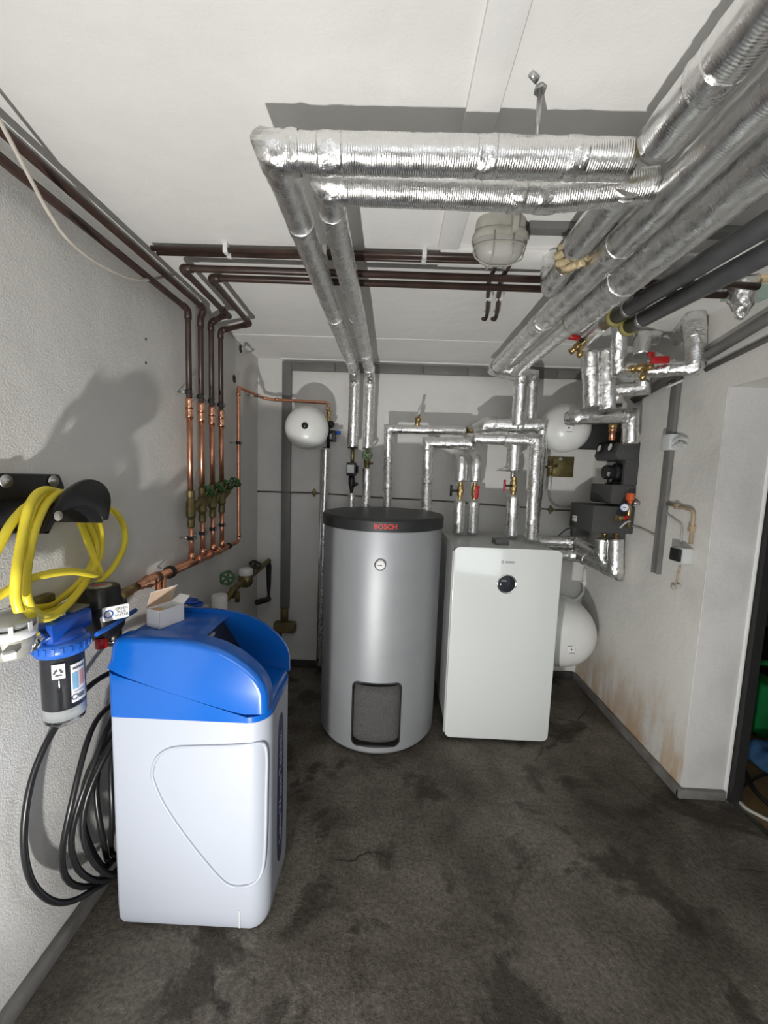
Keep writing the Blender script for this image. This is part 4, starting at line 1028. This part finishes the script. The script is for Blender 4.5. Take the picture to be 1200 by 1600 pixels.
# ------------------------------------------------------------------ cables at the upper left
pts = [(-40, 120), (0, 190), (40, 265), (75, 330), (110, 378), (160, 415), (215, 437), (262, 431), (300, 425)]
o = MB().tube(spline([at(a, b, x=-.84 - .012 * i if i < 8 else XL + .02) for i, (a, b) in enumerate(pts)], 6), .0048, 8).build('cable', plain('pale_cable', (.55, .5, .44), .5), None); tag(o, 'pale cable drooping over the brown pipes at the upper left', 'cable')
pts = [(376, 452), (392, 480), (404, 505), (404, 528), (397, 540), (385, 538), (379, 545), (386, 551), (396, 546), (399, 535), (398, 515), (385, 490)]
o = MB().tube(spline([at(a, b, x=-.925) for a, b in pts], 5), .006, 8).build('cable', CABLEG, None); tag(o, 'grey cable loop hanging in the left back ceiling corner', 'cable')
for lab, px, py in (('dark hole in the plaster by the grey cable loop', 376, 545), ('dark hole in the plaster above the bent copper pipe', 366, 592)):
    p = at(px, py, x=XL)
    o = MB().lathe([(0, .003), (.02, .002), (.026, 0), (.012, -.02)], p, (1, 0, 0), 9, True).build('wall_hole', BLACKM, None); tag(o, lab, 'hole')
hp = at(228, 540, x=XL)
for lab, px, py in (('upper of two drilled plug holes on the left wall', 228, 530), ('lower of two drilled plug holes on the left wall', 228, 567)):
    o = MB().lathe([(0, .0012), (.005, .001), (.006, 0)], at(px, py, x=XL), (1, 0, 0), 10).build('plug_hole', BLACKM, None); tag(o, lab, 'hole')

# ------------------------------------------------------------------ supply line with meter behind the softener
def make_supply():
    xs = -.885
    t = thing('water_meter_line', 'old brass water meter line with handwheels on the left wall behind the softener', 'water meter', at(385, 900, x=xs))
    q = lambda px, py, x=xs: at(px, py, x=x)
    MB().tube([q(345, 945), q(372, 915), q(400, 893), q(420, 876)], .018, 14).build('brass_pipe', BRASSD, t)
    c = q(384, 905)
    m = MB().lathe([(0, -.05), (.03, -.045), (.045, -.02), (.045, .02), (.036, .028)], c, (0, 0, 1), 18).build('meter_body', BRASSD, t)
    MB().lathe([(.040, .028), (.042, .032), (.042, .062), (.036, .068), (0, .07)], c, (0, 0, 1), 20).build('meter_cap', WHITE, t)
    handwheel(t, q(355, 903, -.85), (.55, -.75, .1), .034, GREEN, 5, .06)
    handwheel(t, q(399, 882, -.86), (.4, -.3, .9), .034, BLACKM, 5, .05)
    for px, py in ((363, 918), (371, 925)):
        MB().cyl(q(px, py), q(px, py) + V((.0, 0, -.06)), .014, 10).build('drain_plug', BRASSD, t)
    MB().tube(fillet_path([q(418, 878), q(420, 884), q(421, 936), q(402, 941)], .03), .020, 12).build('black_elbow_pipe', BLACKM, t)
    MB().tube(spline([q(412, 880), q(420, 876), q(432, 877), q(440, 881)], 5), .006, 8).build('earth_wire', BLACKM, t)
    c = q(343, 945, -.87)
    w_ = thing('pressure_reducer', 'white pressure reducer cap on the brass line behind the softener', 'valve', c)
    MB().lathe([(0, .055), (.034, .054), (.039, .047), (.039, -.045), (.034, -.05), (0, -.05)], c, (0, 0, 1), 24).build('cap', WHITE, w_, auto=40)
    MB().cyl(c + V((0, -.05, -.018)), c + V((0, -.02, -.018)), .016, 14).build('copper_union', COPPERB, w_)
    MB().cyl(c + V((0, -.14, -.02)), c + V((0, -.05, -.018)), .012, 14).build('pipe', BRASSD, w_)
    MB().cyl(c + V((0, 0, -.05)), c + V((0, 0, -.20)), .022, 14).build('tail', GREYD, w_)
    s = thing('bypass_valves', 'pair of blue handwheel valves on a bypass block behind the softener hood', 'valve', q(300, 960))
    a = q(297, 962, -.84)
    MB().box((a.x - .03, a.y - .10, a.z - .02), (a.x + .03, a.y + .12, a.z + .012)).build('block', CASE_OLD, s, bevel=.006)
    handwheel(s, q(296, 939, -.84), (.1, .1, 1), .033, BLUED, 5, .06)
    handwheel(s, q(306, 943, -.82), (.15, .1, 1), .028, BLUED, 5, .055)
make_supply()

# ------------------------------------------------------------------ filter, meter and valve in front, on the left wall
def make_filter():
    X0 = -.86
    q = lambda px, py, x=X0: at(px, py, x=x)
    t = thing('water_filter', 'blue-headed water filter with a clear bowl on the left wall', 'water filter', q(97, 1000, XL))
    c = q(97, 1010); r = .0475
    z0 = q(97, 1130).z; cz = c.z
    MB().lathe([(r, cz), (r, z0 + .03), (r * .93, z0 + .012), (r * .7, z0 + .002), (0, z0)], (c.x, c.y, 0), (0, 0, 1), 36).build('bowl', CLEAR, t)
    MB().lathe([(0, cz - .002), (r * .86, cz - .002), (r * .86, z0 + .052), (0, z0 + .050)], (c.x, c.y, 0), (0, 0, 1), 28).build('cartridge', plain('dark_cartridge', (.028, .03, .036), .4, 0, .2, 8), t, auto=40)
    MB().lathe([(r * .84, z0 + .050), (r * .86, z0 + .044), (r * .80, z0 + .02), (0, z0 + .016)], (c.x, c.y, 0), (0, 0, 1), 28).build('cartridge_foot', CASEG, t)
    ring = MB().lathe([(r, cz - .012), (r * 1.22, cz - .010), (r * 1.30, cz + .004), (r * 1.30, cz + .022), (r * 1.1, cz + .028)], (c.x, c.y, 0), (0, 0, 1), 36).build('lock_ring', BLUEM, t)
    for k in range(22):
        a = 2 * math.pi * k / 22
        MB().cbox((c.x + math.cos(a) * r * 1.31, c.y + math.sin(a) * r * 1.31, cz + .010), (.004, .006, .016), Matrix.Rotation(a, 3, 'Z')).build('grip_rib', BLUEM, ring)
    # head with side saddle
    MB().lathe([(r * 1.12, cz + .024), (r * 1.08, cz + .034), (r * .9, cz + .045), (0, cz + .050)], (c.x, c.y, 0), (0, 0, 1), 28).build('head', BLUED, t)
    MB().box((c.x - .04, c.y - .06, cz + .03), (c.x + .03, c.y + .075, cz + .085)).build('head_block', BLUED, t, bevel=.012)
    MB().cyl((c.x, c.y, cz + .08), (c.x, c.y, cz + .094), .012, 12).build('vent_screw', CHROME, t)
    MB().box((c.x - .035, c.y + .02, cz + .085), (c.x + .02, c.y + .075, cz + .092)).build('head_plate', GREYP, t, bevel=.002)
    # unions
    MB().cyl((c.x, c.y - .06, cz + .052), (c.x, c.y - .10, cz + .052), .024, 6).build('union_nut', CHROME, t)
    MB().cyl((c.x, c.y - .09, cz + .052), (c.x, c.y - .12, cz + .052), .018, 14).build('union_tail', STEEL, t)
    # wall plate
    MB().box((XL, c.y - .03, cz + .07), (XL + .03, c.y + .08, cz + .12)).build('wall_plate', BRASSD, t, bevel=.006)
    # stickers follow the bowl
    def bp(a, z, o=.0008): return V((c.x + math.cos(a) * (r + o), c.y + math.sin(a) * (r + o), z))
    def patch(nm, a0, a1, za, zb, mat, o, par):
        m = MB(); K = 8
        vs = [bp(a0 + (a1 - a0) * i / K, z, o) for z in (za, zb) for i in range(K + 1)]
        m.add(vs, [(i, i + 1, K + 2 + i, K + 1 + i) for i in range(K)], None, True); return m.build(nm, mat, par)
    view = math.atan2(-c.y, -c.x)                       # towards the viewer
    zz = q(97, 1038).z
    s1 = patch('recycling_sticker', view - .50, view + .08, zz - .019, zz + .020, PAPER, .0008, t)
    m = MB(); ac = view - .21
    tri = [(.0135 * math.cos(math.radians(210 + 120 * k)), .0135 * math.sin(math.radians(210 + 120 * k)) - .002) for k in range(3)]
    for k in range(3):
        (ax, ay), (bx, by) = tri[k], tri[(k + 1) % 3]
        dx, dy = bx - ax, by - ay; l_ = math.hypot(dx, dy); dx /= l_; dy /= l_; nx_, ny_ = -dy, dx
        def T(s_, n_): return bp(ac - (ax + dx * s_ + nx_ * n_) / r, zz + ay + dy * s_ + ny_ * n_, .0014)
        m.add([T(l_ * .14, -.0026), T(l_ * .55, -.0026), T(l_ * .55, .0026), T(l_ * .24, .0026)], [(0, 1, 2, 3)])
        m.add([T(l_ * .55, -.0050), T(l_ * .84, 0), T(l_ * .55, .0050)], [(0, 1, 2)])
    m.build('recycling_symbol', LABELB, s1)
    za, zb = q(97, 1092).z, q(97, 1032).z
    s2 = patch('instruction_label', view + .30, view + 1.15, za, zb, PAPER, .0008, t)
    h = zb - za
    patch('print', view + .36, view + .66, za + h * .35, za + h * .78, LABELBL, .0014, s2)
    patch('print', view + .72, view + 1.0, za + h * .40, za + h * .78, LABELRD, .0014, s2)
    patch('print', view + .40, view + 1.05, za + h * .86, za + h * .92, GREYTXT, .0014, s2)
    patch('print', view + .40, view + 1.0, za + h * .26, za + h * .29, PALE, .0014, s2)
    patch('print', view + .64, view + 1.0, za + h * .08, za + h * .19, GREYTXT, .0014, s2)
    m = MB(); K = 20; vs = []
    for i in range(K + 1):
        a = 2 * math.pi * i / K
        for R in (.008, .0055): vs.append(bp(view + .46 + R * math.cos(a) / r, za + h * .14 + R * math.sin(a), .0014))
    m.add(vs, [(2 * i, 2 * i + 1, 2 * i + 3, 2 * i + 2) for i in range(K)]); m.build('emblem', NAVY, s2)
    # meter at the frame edge
    mt = thing('flow_meter', 'clear-topped flow meter at the left edge of the picture', 'water meter', q(20, 985, XL))
    e = q(17, 985, -.85)
    MB().lathe([(0, -.062), (.03, -.06), (.036, -.04), (.042, -.03), (.042, -.012)], e, (0, 0, 1), 28).build('body', CASE_OLD, mt)
    MB().lathe([(.043, -.014), (.046, -.012), (.046, .006), (.042, .008)], e, (0, 0, 1), 28).build('white_collar', WHITE, mt)
    MB().lathe([(.044, .006), (.045, .035), (.040, .043), (0, .045)], e, (0, 0, 1), 28).build('clear_dome', CLEAR, mt)
    MB().lathe([(0, .010), (.038, .010), (.038, .022), (0, .022)], e, (0, 0, 1), 24).build('register', CASEG, mt)
    for k in range(8):
        a = k * math.pi / 4; MB().cbox(e + V((.0455 * math.cos(a), .0455 * math.sin(a), .012)), (.003, .008, .02), Matrix.Rotation(a, 3, 'Z')).build('window_rib', WHITE, mt)
    MB().cbox(e + V((.026, -.034, -.04)), (.03, .02, .014), Matrix.Rotation(-.6, 3, 'Z')).build('tag', PAPER, mt)
    MB().cyl((e.x, e.y - .04, e.z - .03), (e.x, e.y - .3, e.z - .03), .017, 14).build('inlet_pipe', STEEL, mt)
    # black back-flush valve with dial
    bv = thing('backflush_valve', 'black valve body with a blue ring sticker between filter and copper manifold', 'valve', q(165, 960, XL))
    yv = q(165, 955, -.87).y; zt, zb_ = q(165, 915, -.87).z, q(165, 1000, -.87).z
    xc, zc = -.885, (zt + zb_) / 2
    def sect(f, g): return [(xc + .062 * f * math.copysign(abs(math.cos(a)) ** .7, math.cos(a)), yv + .060 * g * math.copysign(abs(math.sin(a)) ** .7, math.sin(a))) for a in [2 * math.pi * i / 32 for i in range(32)]]
    lv = [(zb_ + .005, .35, .35), (zb_ + .012, .62, .62), (zb_ + .035, .88, .92), (zc - .005, 1.0, 1.05), (zc + .03, 1.0, 1.05), (zt - .055, .86, .95), (zt - .04, .80, .86), (zt - .006, .76, .80), (zt, .70, .74)]
    m = MB(); vs = sum([[V((x, y, z)) for x, y in sect(f, g)] for z, f, g in lv], []); K = len(lv)
    m.add(vs, [(k * 32 + i, k * 32 + (i + 1) % 32, (k + 1) * 32 + (i + 1) % 32, (k + 1) * 32 + i) for k in range(K - 1) for i in range(32)], None, True)
    m.add(vs[:32], [tuple(reversed(range(32)))]); m.add(vs[-32:], [tuple(range(32))])
    m.build('body', BLACK, bv, auto=50)
    g = MB().lathe([(0, .002), (.030, .002), (.033, -.002)], (xc, yv, zt), (0, 0, 1), 24).build('dial', CASE_OLD, bv)
    MB().cbox((xc, yv, zt + .003), (.04, .006, .002), Matrix.Rotation(.6, 3, 'Z')).build('dial_pointer', RED, g)
    MB().tube(fillet_path([(xc + .066, yv + .064, zc - .012), (xc + .068, yv - .05, zc - .02), (c.x + .05, c.y + .055, cz + .012)], .03), .007, 8).build('blue_strap', BLUEM, bv)
    MB().cyl((xc + .02, yv - .028, zb_ + .02), (xc + .02, yv - .028, zb_ - .012), .017, 16).build('red_knob', RED, bv)
    MB().cyl((xc + .025, yv + .02, zb_ + .03), (xc + .025, yv + .02, zb_ - .022), .021, 18).build('drain_knob', BLACK, bv)
    MB().lathe([(.0212, 0), (.0222, 0), (.0222, -.006), (.0212, -.006)], (xc + .025, yv + .02, zb_ - .006), (0, 0, 1), 18).build('drain_ring', CHROME, bv)
    MB().cyl((xc, yv - .05, zc + .01), (xc, c.y + .06, cz + .052), .022, 14).build('socket', BLACKM, bv)
    MB().cyl((xc, yv + .05, MZ), (xc - .02, yv + .16, MZ), .016, 14).build('outlet_tail', BRASS, bv)
    # sticker on the side turned to the room
    nrm = V((.78, -.62, 0)).normalized(); u = V((0, 0, 1)).cross(nrm).normalized(); up = V((0, 0, 1))
    sc_ = q(181, 957, -.812); 
    def S(a, b, d): return sc_ + u * a + up * b + nrm * d
    st = MB().prism(rrect(-.034, -.021, .034, .021, .004, 3), S, -.002, .002).build('sticker', PAPER, bv)
    m = MB(); vs = []
    for i in range(25):
        a = 2 * math.pi * i / 24; vs += [S(-.019 + .0125 * math.cos(a), .0125 * math.sin(a), .0026), S(-.019 + .009 * math.cos(a), .009 * math.sin(a), .0026)]
    m.add(vs, [(2 * i, 2 * i + 1, 2 * i + 3, 2 * i + 2) for i in range(24)]); m.build('emblem', BLUED, st)
    Ms = Matrix((u, up, nrm)).transposed().to_4x4()
    for k, wd in enumerate(('GREEN', 'PLUS', 'WATER')):
        text('lettering', wd, .0105, Matrix.Translation(S(.014, .010 - .010 * k, .0026)) @ Ms, GREYTXT, st, .0002)
BLUEM = plain('filter_blue', (.018, .115, .50), .35, 0, .1, 12)
make_filter()

# ------------------------------------------------------------------ hose hanger with the yellow hose
def make_hanger():
    t = thing('hose_hanger', 'black plastic hose hanger screwed to the left wall', 'hose hanger', at(60, 790, x=XL))
    q = lambda px, py, x: at(px, py, x=x)
    xw = XL + .002
    o = [q(px, py, xw) for px, py in ((-60, 738), (86, 741), (94, 760), (90, 800), (66, 830), (-60, 828))]
    MB().prism([(p.y, p.z) for p in o], YZ, XL, XL + .016).build('back_plate', BLACK, t, bevel=.004)
    for px, py in ((10, 752), (84, 752)):
        p = q(px, py, XL + .018)
        s = MB().lathe([(0, .006), (.007, .006), (.008, .003), (.016, .002), (.017, 0)], p, (1, 0, 0), 20).build('screw', STEEL, t)
    # arched saddle and front lip
    xl = -.842
    out = [(66, 832), (78, 806), (96, 776), (118, 757), (138, 749), (156, 753), (168, 766), (172, 784), (168, 812)]
    inn = [(160, 814), (155, 803), (142, 793), (122, 790), (104, 796), (88, 808), (76, 830)]
    oo = [q(a, b, xl) for a, b in out]; ii = [q(a, b, xl) for a, b in inn]
    sm = [p for p in spline(oo, 4)] + [p for p in spline(ii, 3)]
    MB().prism([(p.y, p.z) for p in sm], YZ, xl - .010, xl + .004).build('front_lip', BLACK, t, bevel=.003)
    arc = spline([p + V((0, 0, -.006)) for p in ii[::-1]], 4)
    m = MB(); n = len(arc)
    vs = [V((x, p.y + (-.10 if x < -.9 else 0), p.z + dz + (.012 if x < -.9 else 0))) for x in (XL + .01, xl) for dz in (0, .012) for p in arc]
    f = []
    for i in range(n - 1):
        f += [(i, i + 1, 2 * n + i + 1, 2 * n + i), (n + i, 3 * n + i, 3 * n + i + 1, n + i + 1), (i, n + i, n + i + 1, i + 1), (2 * n + i, 2 * n + i + 1, 3 * n + i + 1, 3 * n + i)]
    m.add(vs, f, None, True); m.build('saddle', BLACK, t)
    p = q(91, 806, xl + .006)
    MB().lathe([(0, .002), (.012, .002), (.013, 0)], p, (1, 0, 0), 18).build('hole_plug', CASE_OLD, t)
    h = thing('garden_hose', 'yellow garden hose coiled over the black hanger', 'hose', at(60, 960, x=-.9))
    r = .0098
    def strand(pts, nm='hose_loop'):
        MB().tube(spline([q(*p) for p in pts], 8), r, 14).build(nm, YELLOW, h)
    strand([(128, 812, -.90), (112, 782, -.905), (88, 768, -.89), (66, 772, -.87), (48, 800, -.845), (36, 850, -.83), (30, 905, -.83), (36, 948, -.83), (56, 966, -.83), (84, 962, -.84), (112, 938, -.87), (140, 900, -.90), (156, 868, -.92), (158, 835, -.92), (152, 812, -.92)])
    strand([(100, 780, -.90), (78, 766, -.875), (60, 770, -.86), (46, 790, -.845), (38, 822, -.835), (32, 855, -.82), (26, 895, -.80), (24, 930, -.80), (30, 955, -.80)])
    strand([(118, 785, -.90), (98, 770, -.88), (76, 782, -.86), (58, 815, -.835), (46, 860, -.82), (40, 910, -.82), (46, 945, -.82), (66, 962, -.83), (92, 956, -.85), (120, 928, -.88), (146, 890, -.91), (150, 850, -.92), (136, 815, -.915)])
    strand([(110, 785, -.91), (72, 780, -.885), (44, 790, -.87), (20, 815, -.86), (4, 842, -.855), (-25, 900, -.85), (-40, 960, -.85)])
    strand([(-40, 955, -.86), (0, 930, -.85), (35, 910, -.835), (75, 897, -.83), (115, 893, -.84), (148, 898, -.87), (156, 896, -.90), (146, 868, -.915), (134, 838, -.92), (124, 812, -.915)])
    strand([(165, 792, -.93), (182, 803, -.93), (194, 825, -.935), (194, 852, -.935), (180, 882, -.94), (160, 905, -.94), (120, 935, -.94), (80, 955, -.94), (50, 962, -.93)])
    strand([(146, 812, -.925), (154, 838, -.93), (148, 866, -.935), (138, 892, -.94), (112, 922, -.945), (78, 945, -.945), (50, 950, -.94)])
make_hanger()

# ------------------------------------------------------------------ black drain hose, coiled behind the softener
t = thing('drain_hose', 'long black drain hose looping along the left wall to a coil behind the softener', 'hose', at(150, 1405, x=-.92))
hp = [(210, 1042, -.90), (178, 1049, -.905), (150, 1064, -.91), (122, 1090, -.92), (95, 1125, -.93), (68, 1170, -.94), (48, 1225, -.945), (38, 1290, -.945), (40, 1345, -.945), (54, 1385, -.94), (82, 1408, -.93), (112, 1408, -.92), (140, 1394, -.90), (175, 1372, -.88), (200, 1355, -.87)]
MB().tube(spline([at(a, b, x=x) for a, b, x in hp], 8), .0085, 12).build('hose_loop', RUBBER, t)
for k in range(6):
    c = V((-.905 + .013 * (k % 3) - .006 * (k // 3), 1.20 + .012 * k, .42 - .008 * k)); ry = .205 - .017 * k; rz = .285 - .012 * k
    z0 = c.z
    ring = [V((c.x + .016 * math.sin(3 * a + k), c.y + ry * math.cos(a), z0 + rz * math.sin(a))) for a in [2 * math.pi * i / 44 for i in range(44)]]
    dz = .012 - min(p.z for p in ring) + .085
    MB().tube([p + V((0, 0, dz)) for p in ring], .0085, 10, closed=True).build('hose_coil', RUBBER, t)

# ------------------------------------------------------------------ open carton on the softener
t = thing('small_carton', 'small open white carton standing on the blue hood', 'box', (-.735, 1.22, .965))
Mc = Matrix.Rotation(math.radians(-22), 3, 'Z'); cc = V((-.728, 1.225, .9625)); hx, hy, hz = .030, .045, .058
def C(x, y, z): return cc + Mc @ V((x, y, z))
th = .0015
def wallp(a, b, z0, z1, nm, mat):
    d = (V(b) - V(a)).normalized(); n_ = V((-d.y, d.x, 0)) * th
    v = [C(a[0], a[1], z0), C(b[0], b[1], z0), C(b[0], b[1], z1), C(a[0], a[1], z1)]
    v2 = [C(p[0] + n_.x, p[1] + n_.y, z) for p, z in ((a, z0), (b, z0), (b, z1), (a, z1))]
    MB().add(v + v2, [(0, 1, 2, 3), (7, 6, 5, 4), (0, 4, 5, 1), (1, 5, 6, 2), (2, 6, 7, 3), (3, 7, 4, 0)]).build(nm, mat, t)
co = [(-hx, -hy), (hx, -hy), (hx, hy), (-hx, hy)]
for i in range(4): wallp((*co[i], 0), (*co[(i + 1) % 4], 0), 0, hz, 'carton_side', PAPER)
MB().add([C(-hx, -hy, .001), C(hx, -hy, .001), C(hx, hy, .001), C(-hx, hy, .001)], [(0, 1, 2, 3)]).build('carton_base', CARDIN, t)
MB().add([C(-hx, -hy, hz), C(-hx, hy, hz), C(-hx * .2, hy, hz + .055), C(-hx * .2, -hy, hz + .055)], [(0, 1, 2, 3)]).build('lid_inside', CARDIN, t)
MB().add([C(-hx - .001, -hy, hz), C(-hx - .001, hy, hz), C(-hx * .2 - .001, hy, hz + .0565), C(-hx * .2 - .001, -hy, hz + .0565)], [(0, 1, 2, 3)]).build('lid', PAPER, t)
MB().add([C(-hx * .2, -hy, hz + .055), C(-hx * .2, hy, hz + .055), C(hx * .25, hy * .96, hz + .062), C(hx * .25, -hy * .96, hz + .062)], [(0, 1, 2, 3)]).build('lid_tuck', PAPER, t)
MB().add([C(-hx, hy, hz), C(hx, hy, hz), C(hx * .8, hy + .03, hz + .018), C(-hx * .8, hy + .03, hz + .018)], [(0, 1, 2, 3)]).build('side_flap', PAPER, t)
MB().add([C(-hx, -hy, hz - .002), C(hx, -hy, hz - .002), C(hx * .8, -hy + .04, hz - .008), C(-hx * .8, -hy + .04, hz - .008)], [(0, 1, 2, 3)]).build('side_flap', CARDIN, t)

# ------------------------------------------------------------------ dark store room through the doorway
t = thing('store_shelf', 'ochre wooden shelf unit in the dark store room', 'shelf', (2.6, 2.55, 0))
MB().box((1.95, 2.80, .62), (2.9, 2.83, 1.9)).build('back_panel', SHELFW, t)
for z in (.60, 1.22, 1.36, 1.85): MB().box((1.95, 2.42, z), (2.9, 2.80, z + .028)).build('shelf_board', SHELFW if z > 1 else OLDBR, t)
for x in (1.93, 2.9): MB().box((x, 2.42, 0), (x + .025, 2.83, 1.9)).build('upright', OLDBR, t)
def crate():
    a = P(1172, 1180, 2.25); 
    t = thing('watering_can', 'green plastic watering can on the store room floor', 'watering can', (a.x + .06, 2.3, 0))
    x0, x1, y0, y1 = a.x - .06, a.x + .17, 2.18, 2.44
    MB().prism([(x0 + .02, .0), (x1 - .01, .0), (x1, .05), (x1 - .02, .26), (x1 - .07, .33), (x0 + .03, .33), (x0, .25), (x0, .05)], XZ, y0, y1).build('body', GREENP, t, bevel=.02)
    MB().tube(fillet_path([(x0 + .03, (y0 + y1) / 2, .32), (x0 + .05, (y0 + y1) / 2, .41), (x1 - .05, (y0 + y1) / 2, .41), (x1 - .01, (y0 + y1) / 2, .2)], .04), .017, 12).build('handle', GREENP, t)
    MB().tube([(x1 - .03, (y0 + y1) / 2, .10), (x1 + .22, (y0 + y1) / 2, .36)], .022, 12, rf=lambda s: 1.2 - .4 * s).build('spout', GREENP, t)
crate()
t = thing('blue_cloth', 'crumpled blue cloth on the store room floor', 'cloth', (2.0, 1.95, 0))
c = P(1200, 1196, 1.95)
m = MB(); n = 16; vs = []
for j in range(n + 1):
    for i in range(n + 1):
        x, y = c.x - .06 + .34 * i / n, 1.84 + .3 * j / n; e = min(i, n - i, j, n - j) / (n / 2)
        vs.append(V((x + .02 * noise.noise(V((x * 9, y * 9, 3))), y, .005 + .11 * min(1, e * 2.2) * (.5 + .7 * abs(noise.noise(V((x * 8, y * 8, 0))))))))
m.add(vs, [(j * (n + 1) + i, j * (n + 1) + i + 1, (j + 1) * (n + 1) + i + 1, (j + 1) * (n + 1) + i) for j in range(n) for i in range(n)], None, True); m.build('folds', BLUEC, t)
for lab, mt_, pts, r in (('pale cable along the store room threshold', CABLEG, [(1148, 1243), (1165, 1262), (1188, 1275), (1220, 1290)], .008),
                         ('black cable winding over the store room floor', BLACKM, [(1150, 1185), (1165, 1205), (1180, 1235), (1200, 1255), (1225, 1268)], .009),
                         ('thin black cord curling on the store room floor', BLACKM, [(1158, 1232), (1172, 1222), (1190, 1212), (1215, 1206)], .006),
                         ('white cable behind the blue cloth', WHITE, [(1150, 1180), (1170, 1183), (1190, 1190), (1215, 1192)], .007)):
    o = MB().tube(spline([at(a, b, z=r) for a, b in pts], 6), r, 8).build('floor_cable', mt_, None); tag(o, lab, 'cable')
